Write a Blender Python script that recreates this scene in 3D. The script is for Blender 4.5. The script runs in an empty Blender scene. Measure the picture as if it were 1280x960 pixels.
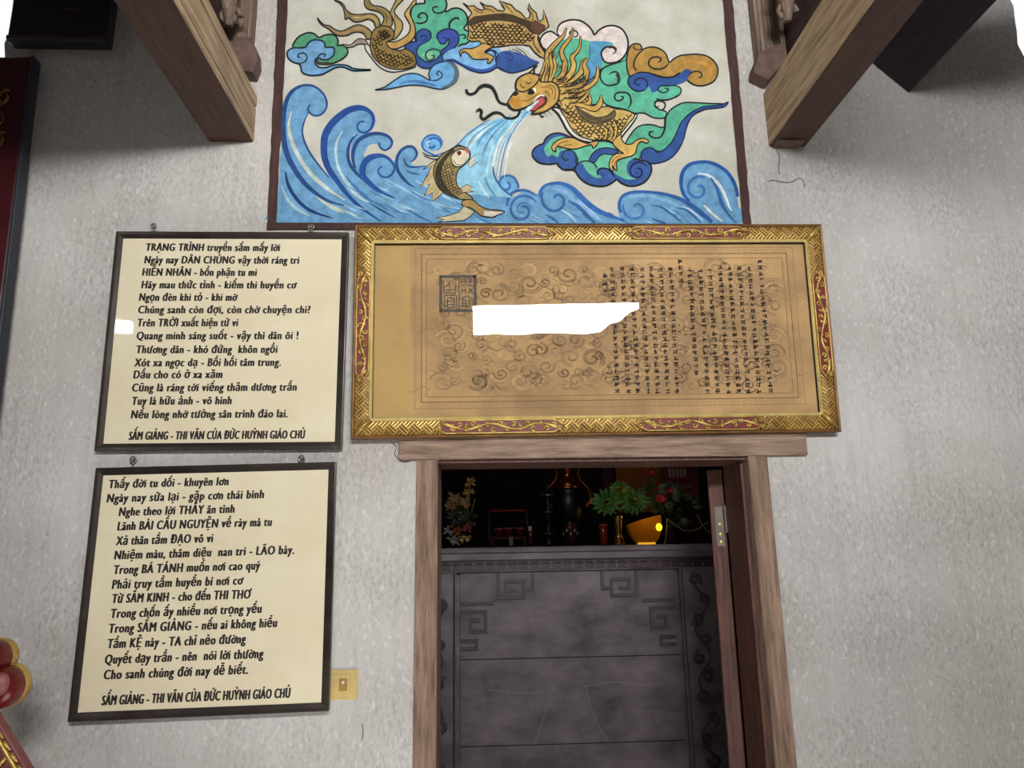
import bpy, bmesh, math, random
from mathutils import Vector, Matrix
from mathutils.geometry import tessellate_polygon

random.seed(7)
SC = bpy.context.scene
COL = SC.collection

# ---------------------------------------------------------------- camera
F = 888.0
CAM = Vector((0.0, -3.0, 1.6))
RM = Matrix(((0.99899201, 0.00701302, -0.04433706),
             (-0.04170065, -0.22057448, -0.9744783),
             (-0.01661366, 0.97534492, -0.2200597)))
cd = bpy.data.cameras.new('camera')
cd.sensor_fit = 'HORIZONTAL'
cd.sensor_width = 36.0
cd.lens = 36.0 * F / 1280.0
cd.clip_start = 0.02
cam = bpy.data.objects.new('camera', cd)
cam.matrix_world = Matrix.Translation(CAM) @ RM.to_4x4()
COL.objects.link(cam)
SC.camera = cam

# ---------------------------------------------------------------- light
SC.view_settings.view_transform = 'Standard'
SC.view_settings.look = 'None'
SC.view_settings.exposure = 0.0
SC.view_settings.gamma = 1.0
SC.view_settings.use_curve_mapping = False
w = bpy.data.worlds.new('overcast_daylight')
w.use_nodes = True
_bg = w.node_tree.nodes['Background']
_tc = w.node_tree.nodes.new('ShaderNodeTexCoord')
_sx = w.node_tree.nodes.new('ShaderNodeSeparateXYZ')
_rp = w.node_tree.nodes.new('ShaderNodeValToRGB')        # dull sky over the courtyard, bright sky behind the building
_mr = w.node_tree.nodes.new('ShaderNodeMapRange')
_mr.inputs['From Min'].default_value, _mr.inputs['From Max'].default_value = -0.2, 0.3
w.node_tree.links.new(_tc.outputs['Generated'], _sx.inputs[0])
w.node_tree.links.new(_sx.outputs['Y'], _mr.inputs['Value'])
w.node_tree.links.new(_mr.outputs['Result'], _rp.inputs['Fac'])
_rp.color_ramp.elements[0].color = (0.022, 0.022, 0.024, 1)
_rp.color_ramp.elements[1].color = (1.0, 1.0, 1.0, 1)
w.node_tree.links.new(_rp.outputs['Color'], _bg.inputs[0])
_bg.inputs[1].default_value = 1.0
SC.world = w


def area(name, loc, target, sx, sy, power, color):
    l = bpy.data.lights.new(name, 'AREA')
    l.shape = 'RECTANGLE'
    l.size, l.size_y = sx, sy
    l.energy = power
    l.color = color
    o = bpy.data.objects.new(name, l)
    o.location = loc
    o.rotation_euler = (Vector(target) - Vector(loc)).to_track_quat('-Z', 'Y').to_euler()
    COL.objects.link(o)
    return o


# daylight entering through the gap between the porch eave and the roof across the courtyard
area('courtyard_daylight', (0.97, -6.0, 3.74), (0.5, 0.0, 2.2), 2.12, 0.44, 400.0, (1.0, 0.992, 0.975))
area('courtyard_lamp', (-4.55, -6.0, 4.04), (-1.5, 0.0, 2.5), 0.26, 0.15, 7.0, (1.0, 1.0, 1.0))

# added fill spot, no visible lamp: a pool of light on the floor in front of the door, bouncing up the lower wall
sp = bpy.data.lights.new('added_floor_spot', 'SPOT')
sp.energy, sp.color = 15000.0, (0.93, 0.97, 1.0)
sp.spot_size, sp.spot_blend, sp.shadow_soft_size = math.radians(27), 0.5, 0.08
so = bpy.data.objects.new('added_floor_spot', sp)
so.location = (-0.15, -1.45, 4.70)
COL.objects.link(so)

# ---------------------------------------------------------------- helpers
def lin(c):
    out = []
    for v in c:
        v /= 255.0
        out.append(v / 12.92 if v <= 0.04045 else ((v + 0.055) / 1.055) ** 2.4)
    return (out[0], out[1], out[2], 1.0)


def ray(px, py):
    return (RM @ Vector((px - 640.0, -(py - 480.0), -F))).normalized()


def W(px, py, y=0.0):
    """point of the plane at depth y that the photograph shows at this pixel"""
    d = ray(px, py)
    return CAM + d * ((y - CAM.y) / d.y)


def local_hit(M, px, py, yl=0.0):
    """point of a hung board's own front plane seen at this pixel, in the board's own axes"""
    I = M.inverted()
    o = I @ CAM
    d = I.to_3x3() @ ray(px, py)
    return o + d * ((yl - o.y) / d.y)


def P(s):
    return [tuple(float(a) for a in t.split(',')) for t in s.split()]


def catmull(pts, n=5, closed=False):
    m = len(pts)
    if m < 3:
        return list(pts)
    out = []
    rng = m if closed else m - 1
    for i in range(rng):
        p1, p2 = pts[i], pts[(i + 1) % m]
        p0 = pts[(i - 1) % m] if (closed or i > 0) else p1
        p3 = pts[(i + 2) % m] if (closed or i + 2 < m) else p2
        for k in range(n):
            t = k / n
            out.append(tuple(0.5 * (2 * p1[j] + (p2[j] - p0[j]) * t + (2 * p0[j] - 5 * p1[j] + 4 * p2[j] - p3[j]) * t * t
                                    + (3 * p1[j] - p0[j] - 3 * p2[j] + p3[j]) * t ** 3) for j in range(len(p1))))
    if not closed:
        out.append(tuple(pts[-1]))
    return out


class MB:
    def __init__(self):
        self.v, self.f, self.mi, self.mats = [], [], [], []

    def slot(self, m):
        if m not in self.mats:
            self.mats.append(m)
        return self.mats.index(m)

    def add(self, vs, fs, m):
        b = len(self.v)
        k = self.slot(m)
        self.v += [tuple(x) for x in vs]
        for f in fs:
            self.f.append([b + i for i in f])
            self.mi.append(k)

    def box(self, lo, hi, m, M=None):
        x0, y0, z0 = lo
        x1, y1, z1 = hi
        vs = [Vector(p) for p in ((x0, y0, z0), (x1, y0, z0), (x1, y1, z0), (x0, y1, z0), (x0, y0, z1), (x1, y0, z1), (x1, y1, z1), (x0, y1, z1))]
        if M:
            vs = [M @ p for p in vs]
        self.add(vs, [(0, 3, 2, 1), (4, 5, 6, 7), (0, 1, 5, 4), (1, 2, 6, 5), (2, 3, 7, 6), (3, 0, 4, 7)], m)

    def tube(self, pts, r, m, n=7, closed=False):
        pts = [Vector(p) for p in pts]
        L = len(pts)
        vs, fs = [], []
        ref = Vector((0.13, 0.31, 0.94))
        for i, p in enumerate(pts):
            a = pts[(i - 1) % L] if (closed or i > 0) else pts[i]
            b = pts[(i + 1) % L] if (closed or i < L - 1) else pts[i]
            t = (b - a)
            t = t.normalized() if t.length > 1e-9 else Vector((1, 0, 0))
            u = t.cross(ref)
            if u.length < 1e-4:
                u = t.cross(Vector((1, 0, 0)))
            u.normalize()
            w_ = t.cross(u)
            ri = r[i] if isinstance(r, (list, tuple)) else r
            for k in range(n):
                a_ = 2 * math.pi * k / n
                vs.append(p + (u * math.cos(a_) + w_ * math.sin(a_)) * ri)
        for i in range(L if closed else L - 1):
            j = (i + 1) % L
            for k in range(n):
                fs.append((i * n + k, i * n + (k + 1) % n, j * n + (k + 1) % n, j * n + k))
        if not closed:
            fs.append(tuple(range(n))[::-1])
            fs.append(tuple((L - 1) * n + k for k in range(n)))
        self.add(vs, fs, m)

    def lathe(self, prof, c, m, n=20, axis='z'):
        c = Vector(c)
        vs, fs = [], []
        for (r, h) in prof:
            for k in range(n):
                a = 2 * math.pi * k / n
                q = Vector((r * math.cos(a), r * math.sin(a), h))
                if axis == 'y':
                    q = Vector((q.x, -q.z, q.y))
                vs.append(c + q)
        for i in range(len(prof) - 1):
            for k in range(n):
                fs.append((i * n + k, i * n + (k + 1) % n, (i + 1) * n + (k + 1) % n, (i + 1) * n + k))
        if prof[0][0] > 1e-4:
            fs.append(tuple(range(n))[::-1])
        if prof[-1][0] > 1e-4:
            fs.append(tuple((len(prof) - 1) * n + k for k in range(n)))
        self.add(vs, fs, m)

    def ball(self, c, rx, ry, rz, m, n=12, k=8):
        c = Vector(c)
        vs, fs = [], []
        for i in range(k + 1):
            th = math.pi * i / k
            for j in range(n):
                a = 2 * math.pi * j / n
                vs.append(c + Vector((rx * math.sin(th) * math.cos(a), ry * math.sin(th) * math.sin(a), rz * math.cos(th))))
        for i in range(k):
            for j in range(n):
                fs.append((i * n + j, i * n + (j + 1) % n, (i + 1) * n + (j + 1) % n, (i + 1) * n + j))
        self.add(vs, fs, m)

    def leaf(self, base, tip, wd, m, nrm, cup=0.15):
        b, t = Vector(base), Vector(tip)
        d = t - b
        s = d.cross(Vector(nrm))
        if s.length < 1e-6:
            s = d.cross(Vector((1, 0, 0)))
        s.normalize()
        up = s.cross(d).normalized() * d.length * cup
        vs, fs = [], []
        for i, (f, ww) in enumerate(((0, .15), (.25, .7), (.5, 1), (.75, .75), (1, .05))):
            c = b + d * f + up * math.sin(f * math.pi)
            vs += [c - s * wd * ww / 2, c - up * 0.25 * ww, c + s * wd * ww / 2]
        for i in range(4):
            a = i * 3
            fs += [(a, a + 1, a + 4, a + 3), (a + 1, a + 2, a + 5, a + 4)]
        self.add(vs, fs, m)

    def prism(self, poly, y0, y1, m):
        """poly in (x, z), extruded along y"""
        n = len(poly)
        vs = [(p[0], y0, p[1]) for p in poly] + [(p[0], y1, p[1]) for p in poly]
        tri = tessellate_polygon([[Vector((p[0], p[1], 0)) for p in poly]])
        fs = [tuple(t) for t in tri] + [tuple(n + i for i in t)[::-1] for t in tri]
        fs += [(i, (i + 1) % n, n + (i + 1) % n, n + i) for i in range(n)]
        self.add(vs, fs, m)

    def build(self, name, parent=None, smooth=False, recalc=True):
        me = bpy.data.meshes.new(name)
        me.from_pydata(self.v, [], self.f)
        for m in self.mats:
            me.materials.append(m)
        for p, k in zip(me.polygons, self.mi):
            p.material_index = k
            p.use_smooth = smooth
        if recalc:
            bm = bmesh.new()
            bm.from_mesh(me)
            bmesh.ops.recalc_face_normals(bm, faces=bm.faces)
            bm.to_mesh(me)
            bm.free()
        me.update()
        o = bpy.data.objects.new(name, me)
        COL.objects.link(o)
        if parent:
            o.parent = parent
        return o


def bevel(o, wd=0.004, seg=2):
    b = o.modifiers.new('bevel', 'BEVEL')
    b.width = wd
    b.segments = seg
    b.limit_method = 'ANGLE'
    return o


def thing(name, label, cat, loc=(0, 0, 0), group=None, M=None):
    o = bpy.data.objects.new(name, None)
    o.empty_display_size = 0.05
    if M is not None:
        o.matrix_world = M
    else:
        o.location = loc
    COL.objects.link(o)
    o['label'], o['category'] = label, cat
    if group:
        o['group'] = group
    return o


def tag(o, label, cat, group=None):
    o['label'], o['category'] = label, cat
    if group:
        o['group'] = group
    return o


def struct(o):
    o['kind'] = 'structure'
    return o


# ---------------------------------------------------------------- materials
def mat(name, c, rough=0.7, metal=0.0, spec=0.5, coat=0.0, emit=None, var=0.0, vscale=30.0, vmap=(1, 1, 1), c2=None, bump=0.0, bscale=60.0):
    m = bpy.data.materials.new(name)
    m.use_nodes = True
    nt = m.node_tree
    b = nt.nodes['Principled BSDF']
    b.inputs['Base Color'].default_value = lin(c)
    b.inputs['Roughness'].default_value = rough
    b.inputs['Metallic'].default_value = metal
    b.inputs['Specular IOR Level'].default_value = spec
    b.inputs['Coat Weight'].default_value = coat
    b.inputs['Coat Roughness'].default_value = 0.03
    if emit:
        b.inputs['Emission Color'].default_value = lin(emit[0])
        b.inputs['Emission Strength'].default_value = emit[1]
    if var or c2 or bump:
        tc = nt.nodes.new('ShaderNodeTexCoord')
        mp = nt.nodes.new('ShaderNodeMapping')
        mp.inputs['Scale'].default_value = vmap
        nt.links.new(tc.outputs['Object'], mp.inputs['Vector'])
        nz = nt.nodes.new('ShaderNodeTexNoise')
        nz.inputs['Scale'].default_value = vscale
        nz.inputs['Detail'].default_value = 5.0
        nz.inputs['Roughness'].default_value = 0.62
        nt.links.new(mp.outputs['Vector'], nz.inputs['Vector'])
        if var or c2:
            rp = nt.nodes.new('ShaderNodeValToRGB')
            rp.color_ramp.elements[0].position = 0.33
            rp.color_ramp.elements[1].position = 0.67
            a = c2 if c2 else tuple(max(0, v * (1 - var)) for v in c)
            e = c if c2 else tuple(min(255, v * (1 + var * 0.6)) for v in c)
            rp.color_ramp.elements[0].color = lin(a)
            rp.color_ramp.elements[1].color = lin(e)
            nt.links.new(nz.outputs['Fac'], rp.inputs['Fac'])
            nt.links.new(rp.outputs['Color'], b.inputs['Base Color'])
        if bump:
            bp = nt.nodes.new('ShaderNodeBump')
            bp.inputs['Strength'].default_value = bump
            bp.inputs['Distance'].default_value = 0.004
            nz2 = nt.nodes.new('ShaderNodeTexNoise')
            nz2.inputs['Scale'].default_value = bscale
            nz2.inputs['Detail'].default_value = 4.0
            nt.links.new(mp.outputs['Vector'], nz2.inputs['Vector'])
            nt.links.new(nz2.outputs['Fac'], bp.inputs['Height'])
            nt.links.new(bp.outputs['Normal'], b.inputs['Normal'])
    return m


_pal = {}


def paint(c):
    if c not in _pal:
        _pal[c] = mat('paint', c, rough=0.85, spec=0.2, var=0.13, vscale=22.0)
    return _pal[c]


def plaster_material():
    m = bpy.data.materials.new('weathered_plaster')
    m.use_nodes = True
    nt = m.node_tree
    N, L = nt.nodes, nt.links
    b = N['Principled BSDF']
    b.inputs['Roughness'].default_value = 0.9
    b.inputs['Specular IOR Level'].default_value = 0.2
    tc = N.new('ShaderNodeTexCoord')

    def noise(scale, mapscale=(1, 1, 1), rot=(0, 0, 0), detail=4.0, rough=0.55):
        mp = N.new('ShaderNodeMapping')
        mp.inputs['Scale'].default_value = mapscale
        mp.inputs['Rotation'].default_value = rot
        L.new(tc.outputs['Object'], mp.inputs['Vector'])
        nz = N.new('ShaderNodeTexNoise')
        nz.inputs['Scale'].default_value = scale
        nz.inputs['Detail'].default_value = detail
        nz.inputs['Roughness'].default_value = rough
        L.new(mp.outputs['Vector'], nz.inputs['Vector'])
        return nz.outputs['Fac']

    def ramp(f, p0, p1, c0=(0, 0, 0, 1), c1=(1, 1, 1, 1)):
        r = N.new('ShaderNodeValToRGB')
        r.color_ramp.elements[0].position, r.color_ramp.elements[1].position = p0, p1
        r.color_ramp.elements[0].color, r.color_ramp.elements[1].color = c0, c1
        L.new(f, r.inputs['Fac'])
        return r.outputs['Color']

    def mix(fac, a, c):
        x = N.new('ShaderNodeMix')
        x.data_type = 'RGBA'
        L.new(fac, x.inputs[0])
        L.new(a, x.inputs[6]) if not isinstance(a, tuple) else setattr(x.inputs[6], 'default_value', a)
        L.new(c, x.inputs[7]) if not isinstance(c, tuple) else setattr(x.inputs[7], 'default_value', c)
        return x.outputs[2]

    def mul(a, k):
        x = N.new('ShaderNodeMath')
        x.operation = 'MULTIPLY'
        if isinstance(k, float):
            x.inputs[1].default_value = k
        else:
            L.new(k, x.inputs[1])
        L.new(a, x.inputs[0])
        return x.outputs[0]

    base = ramp(noise(1.3, detail=6.0), 0.34, 0.66, lin((186, 182, 178)), lin((211, 208, 205)))
    warm = ramp(noise(0.8, (1, 1, 0.6)), 0.45, 0.75)
    base = mix(mul(warm, 0.35), base, lin((190, 180, 166)))
    streak = ramp(noise(5.0, (5.0, 1, 0.35), detail=5.0), 0.5, 0.72)
    base = mix(mul(streak, 0.22), base, lin((150, 142, 134)))
    fl = ramp(noise(70.0, (1.0, 1, 0.5), (0, 0.6, 0), 3.0, 0.6), 0.46, 0.66)
    msk = ramp(noise(2.2, detail=3.0), 0.32, 0.6)
    base = mix(mul(mul(fl, msk), 0.50), base, lin((140, 136, 134)))
    chip = ramp(noise(60.0, (0.8, 1, 0.5), (0, -0.5, 0), 2.0), 0.58, 0.68)
    base = mix(mul(chip, 0.40), base, lin((232, 230, 228)))
    spots = ramp(noise(26.0, (1, 1, 0.8), (0, 0, 0), 3.0), 0.70, 0.76)
    base = mix(mul(spots, 0.35), base, lin((98, 90, 84)))
    L.new(base, b.inputs['Base Color'])
    bp = N.new('ShaderNodeBump')
    bp.inputs['Strength'].default_value = 0.12
    bp.inputs['Distance'].default_value = 0.004
    L.new(noise(30.0), bp.inputs['Height'])
    L.new(bp.outputs['Normal'], b.inputs['Normal'])
    return m


M_PLASTER = plaster_material()
M_WHITE = mat('whitewash', (248, 248, 246), 0.8, var=0.03, vscale=12, bump=0.3, bscale=25)
M_WOOD_X = mat('weathered_wood', (172, 146, 126), 0.75, c2=(114, 90, 78), vscale=9, vmap=(0.6, 6, 6), bump=0.25, bscale=14)
M_WOOD_Z = mat('weathered_wood', (164, 136, 116), 0.75, c2=(106, 82, 70), vscale=9, vmap=(6, 6, 0.6), bump=0.25, bscale=14)
M_DOORWOOD = mat('dark_door_wood', (112, 74, 62), 0.6, c2=(66, 40, 34), vscale=9, vmap=(6, 6, 0.6), bump=0.2, bscale=14)
M_BEAM = mat('weathered_beam', (214, 186, 148), 0.75, c2=(150, 122, 94), vscale=8, vmap=(7, 0.5, 7), bump=0.3, bscale=14)
M_UNDER = mat('shaded_varnished_wood', (92, 59, 46), 0.6, c2=(62, 41, 36), vscale=7, vmap=(7, 0.6, 7))  # brown varnish tone, darkened further to paint in the shade under the beams
M_BEAMDARK = mat('smoky_dark_beam', (84, 60, 56), 0.8, c2=(52, 36, 36), vscale=8, vmap=(7, 0.5, 7))
M_POST = mat('weathered_strut', (150, 130, 112), 0.8, c2=(96, 80, 70), vscale=8, vmap=(8, 8, 0.5), bump=0.3, bscale=14)
M_BLOCK = mat('brown_block', (118, 94, 84), 0.75, c2=(84, 64, 58), vscale=12)
M_ALTAR = mat('smoke_dark_altar_wood', (110, 98, 103), 0.5, c2=(56, 47, 53), vscale=3.5, vmap=(1, 2, 1.8), bump=0.15, bscale=12)
M_ALTARLINE = mat('altar_carving', (62, 52, 58), 0.5, c2=(44, 36, 42), vscale=5)
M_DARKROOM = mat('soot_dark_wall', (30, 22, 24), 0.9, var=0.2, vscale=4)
M_TILE = mat('grey_floor_tile', (118, 114, 110), 0.5, var=0.08, vscale=6)
M_CEIL = mat('dark_ceiling_board', (70, 52, 46), 0.85, c2=(48, 34, 32), vscale=6, vmap=(6, 0.5, 1))
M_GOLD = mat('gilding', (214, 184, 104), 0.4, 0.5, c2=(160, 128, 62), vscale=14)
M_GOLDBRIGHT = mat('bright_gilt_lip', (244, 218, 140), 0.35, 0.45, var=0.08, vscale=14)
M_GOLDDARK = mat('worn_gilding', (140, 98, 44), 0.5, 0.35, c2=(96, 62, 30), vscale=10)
M_RED = mat('red_lacquer', (118, 26, 20), 0.45, var=0.15, vscale=30)
M_DARKRED = mat('dark_red_lacquer', (66, 18, 24), 0.3, var=0.2, vscale=14)
M_BLACKRED = mat('blackened_lacquer', (46, 20, 26), 0.45, var=0.2, vscale=10)
M_BLACK = mat('black_metal', (26, 24, 26), 0.35, 0.4)
M_STEEL = mat('dull_steel', (156, 148, 140), 0.35, 0.7, var=0.1)
M_BRONZE = mat('bronze_anodised_frame', (92, 84, 78), 0.28, 0.6, c2=(54, 46, 44), vscale=3)
M_CREAM = mat('cream_board', (240, 230, 200), 0.45, spec=0.3, coat=0.75, c2=(230, 217, 184), vscale=2.5)
M_INK = mat('black_ink', (28, 20, 18), 0.6)
M_BRASS = mat('polished_brass', (214, 168, 84), 0.2, 0.9)
M_COPPER = mat('dark_copper', (150, 84, 54), 0.22, 0.9)
M_GREEN = mat('green_leaf', (96, 140, 62), 0.5, c2=(58, 104, 46), vscale=20)
M_GREEN2 = mat('yellow_green_leaf', (136, 142, 56), 0.5, var=0.2, vscale=20)
M_DKGREEN = mat('dark_leaf', (30, 54, 36), 0.5, var=0.2)
M_REDPETAL = mat('red_petal', (150, 24, 40), 0.6, var=0.15)
M_PINKPETAL = mat('pink_petal', (200, 84, 110), 0.6, var=0.15)
M_ORPETAL = mat('orange_petal', (196, 100, 50), 0.6, var=0.15)
M_WHPETAL = mat('pale_petal', (206, 200, 204), 0.6, var=0.1)
M_DRY = mat('dry_golden_flower', (150, 116, 66), 0.7, var=0.2)
M_CANDLE = mat('pale_wax', (226, 190, 180), 0.5)
M_WIRE = mat('pale_wire', (150, 132, 124), 0.6)
M_SWITCH = mat('champagne_plate', (232, 206, 136), 0.3, 0.3, spec=0.6, var=0.06, vscale=12)
M_SWITCHD = mat('bronze_rocker', (190, 146, 84), 0.3, 0.3, var=0.06, vscale=12)


def glass_material(name, tint=(1, 1, 1, 1)):
    m = bpy.data.materials.new(name)
    m.use_nodes = True
    nt = m.node_tree
    for n in list(nt.nodes):
        if n.type == 'BSDF_PRINCIPLED':
            nt.nodes.remove(n)
    out = [n for n in nt.nodes if n.type == 'OUTPUT_MATERIAL'][0]
    tr = nt.nodes.new('ShaderNodeBsdfTransparent')
    tr.inputs[0].default_value = tint
    gl = nt.nodes.new('ShaderNodeBsdfGlossy')
    gl.inputs['Roughness'].default_value = 0.012
    fr = nt.nodes.new('ShaderNodeFresnel')
    fr.inputs['IOR'].default_value = 1.45
    mx = nt.nodes.new('ShaderNodeMixShader')
    nt.links.new(fr.outputs[0], mx.inputs[0])
    nt.links.new(tr.outputs[0], mx.inputs[1])
    nt.links.new(gl.outputs[0], mx.inputs[2])
    nt.links.new(mx.outputs[0], out.inputs[0])
    return m


M_GLASS = glass_material('clear_glass')

# ---------------------------------------------------------------- setting
OX0, OX1, OZ = -0.27, 1.225, 1.955      # door opening in the wall
b = MB()
def rough_end(xe, xi):
    n = 70
    s = 1 if xe > xi else -1
    vs, fs = [], []
    for i in range(n + 1):
        z = 5.2 * i / n
        e = xe + s * (0.008 * math.sin(i * 1.7) + 0.005 * math.sin(i * 3.1 + 1))
        vs += [(xi, 0, z), (e, 0, z), (e, .27, z), (xi, .27, z)]
    for i in range(n):
        for k in range(4):
            fs.append((i * 4 + k, i * 4 + (k + 1) % 4, i * 4 + 4 + (k + 1) % 4, i * 4 + 4 + k))
    fs += [(0, 1, 2, 3), tuple(n * 4 + k for k in (3, 2, 1, 0))]
    b.add(vs, fs, M_PLASTER)


rough_end(-2.213, OX0)
rough_end(2.722, OX1)
b.box((OX0, 0, OZ), (OX1, 0.27, 5.2), M_PLASTER)
wall = struct(b.build('wall_back'))

b = MB()
b.box((-7, -12, -0.1), (7, 2.9, 0.0), M_TILE)
struct(b.build('floor'))

b = MB()
b.box((-2.6, -4.4, 4.75), (3.1, 0.0, 4.85), M_CEIL)
struct(b.build('ceiling'))


# the roof across the courtyard, its ragged ridge cutting the band of sky
M_FARWALL = mat('shaded_courtyard_wall', (120, 112, 104), 0.9, var=0.1, vscale=2)
b = MB()
rq = random.Random(12)
px_, poly = -7.0, []
while px_ < 7.0:
    poly.append((px_, 3.55 + rq.uniform(-0.03, 0.03)))
    px_ += rq.uniform(0.08, 0.3)
poly = [p for p in poly if not 1.45 < p[0] < 3.0]
poly += [(1.50, 3.56), (1.62, 3.66), (1.74, 3.69), (1.9, 3.82), (2.02, 3.86), (2.1, 3.97), (2.5, 4.0), (2.9, 3.7)]
poly.sort()
poly += [(7.0, 3.55), (7.0, 0.0), (-7.0, 0.0)]
b.prism(poly, -5.85, -5.75, M_FARWALL)
struct(b.build('wall_courtyard'))

# the dark room behind the door
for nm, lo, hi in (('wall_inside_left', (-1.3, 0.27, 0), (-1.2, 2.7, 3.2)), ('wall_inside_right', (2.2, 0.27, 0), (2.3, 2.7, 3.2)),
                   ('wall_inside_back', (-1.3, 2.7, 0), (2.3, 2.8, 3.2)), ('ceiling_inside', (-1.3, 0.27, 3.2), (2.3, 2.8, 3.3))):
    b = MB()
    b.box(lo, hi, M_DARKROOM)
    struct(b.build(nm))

# door frame and the open leaf
door = struct(thing('door_1', '', ''))
del door['label']
del door['category']
b = MB()
b.box((-0.345, -0.022, 1.952), (1.40, 0.03, 2.050), M_WOOD_X)
b.box((-0.345, -0.030, 2.034), (1.40, -0.022, 2.050), M_WOOD_X)
struct(bevel(b.build('lintel', door), 0.004))
for x0, x1, bx in ((-0.27, -0.18, -0.186), (1.14, 1.225, 1.146)):
    b = MB()
    b.box((x0, -0.012, 0), (x1, 0.27, 1.952), M_WOOD_Z)
    s = 1 if x0 < 0 else -1
    for k, d in ((0.006, 0.0035), (0.019, 0.0025)):
        xx = (x1 if s > 0 else x0) - s * k
        b.box((xx - 0.0035, -0.012 - d * 1.6, 0), (xx + 0.0035, -0.011, 1.952), M_WOOD_Z)
    struct(bevel(b.build('jamb', door), 0.002))
b = MB()
b.box((-0.18, 0.004, 1.938), (1.14, 0.27, 1.955), M_DOORWOOD)
struct(b.build('head_jamb', door))
b = MB()
b.box((1.1405 - 0.014, 0.05, 0), (1.1395, 0.27, 1.938), M_DOORWOOD)
struct(b.build('door_stop', door))
LM = Matrix.Translation((1.122, 0.283, 0)) @ Matrix.Rotation(math.radians(-24), 4, 'Z')
b = MB()
b.box((-0.068, 0, 0.03), (0.0, 0.62, 1.925), M_DOORWOOD, LM)
leaf = struct(bevel(b.build('door_leaf', door), 0.005))
b = MB()
hz0, hz1 = 1.575, 1.755
HM = Matrix.Translation((1.122, 0.283, 0)) @ Matrix.Rotation(math.radians(-24), 4, 'Z')
b.box((-0.046, -0.006, hz0), (-0.010, 0.001, hz1), M_STEEL, HM)
b.tube([HM @ Vector((0.002, -0.008, hz0 + 0.06)), HM @ Vector((0.002, -0.008, hz1 + 0.004))], 0.007, M_STEEL, 10)
for z in (hz0 + 0.02, hz0 + 0.055, hz0 + 0.10):
    b.ball(HM @ Vector((-0.026, -0.007, z)), 0.008, 0.004, 0.008, M_GOLDBRIGHT)
h = struct(b.build('hinge', leaf))

# plaster cracks beside the beam and above the lintel
M_CRACK = mat('crack', (66, 58, 54), 0.95)


def flat_ribbon(b, pts, wd, m, y):
    pts = [Vector((p[0], y, p[1])) for p in pts]
    vs, fs = [], []
    for i, p in enumerate(pts):
        a, c = pts[max(0, i - 1)], pts[min(len(pts) - 1, i + 1)]
        t = (c - a).normalized()
        s = Vector((-t.z, 0, t.x)) * (wd[i] if isinstance(wd, list) else wd) * 0.5
        vs += [p - s, p + s]
    for i in range(len(pts) - 1):
        fs.append((2 * i, 2 * i + 1, 2 * i + 3, 2 * i + 2))
    b.add(vs, fs, m)


for s_ in ("971,186 974,198 973,207 975,218", "960,227 966,225 972,227 983,228 990,228 998,223 1003,225 1005,234",
           "490,552 496,560 494,568 502,577 512,576"):
    b = MB()
    pts = [W(*p) for p in P(s_)]
    pts = [(p.x + random.uniform(-.003, .003), p.z + random.uniform(-.003, .003)) for p in pts]
    flat_ribbon(b, [p[:2] for p in catmull(pts, 4)], 0.0035, M_CRACK, -0.0015)
    struct(b.build('crack', wall))
b = MB()
flat_ribbon(b, [(p.x, p.z) for p in (W(453, 905), W(454, 914), W(453, 925))], 0.004, mat('green_smear', (50, 120, 84), 0.9), -0.0015)
struct(b.build('paint_smear', wall))

# ---------------------------------------------------------------- mural painted on the wall
mural = thing('wall_mural', 'painted mural of a dragon spouting water at a carp above blue waves', 'mural', (0, 0, 0))
LAYER = [0.0016]
OUT = (38, 42, 44)
TEAL, TEAL2 = (92, 176, 146), (116, 196, 158)
NAVY = (58, 88, 152)
LBL = (116, 164, 204)
WAVE, WDK, WMID = (114, 166, 206), (46, 80, 136), (64, 110, 170)
GOLD, GOLD2, GOLDT = (176, 146, 86), (198, 166, 104), (146, 128, 86)
CREAM = (222, 220, 204)


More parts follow.
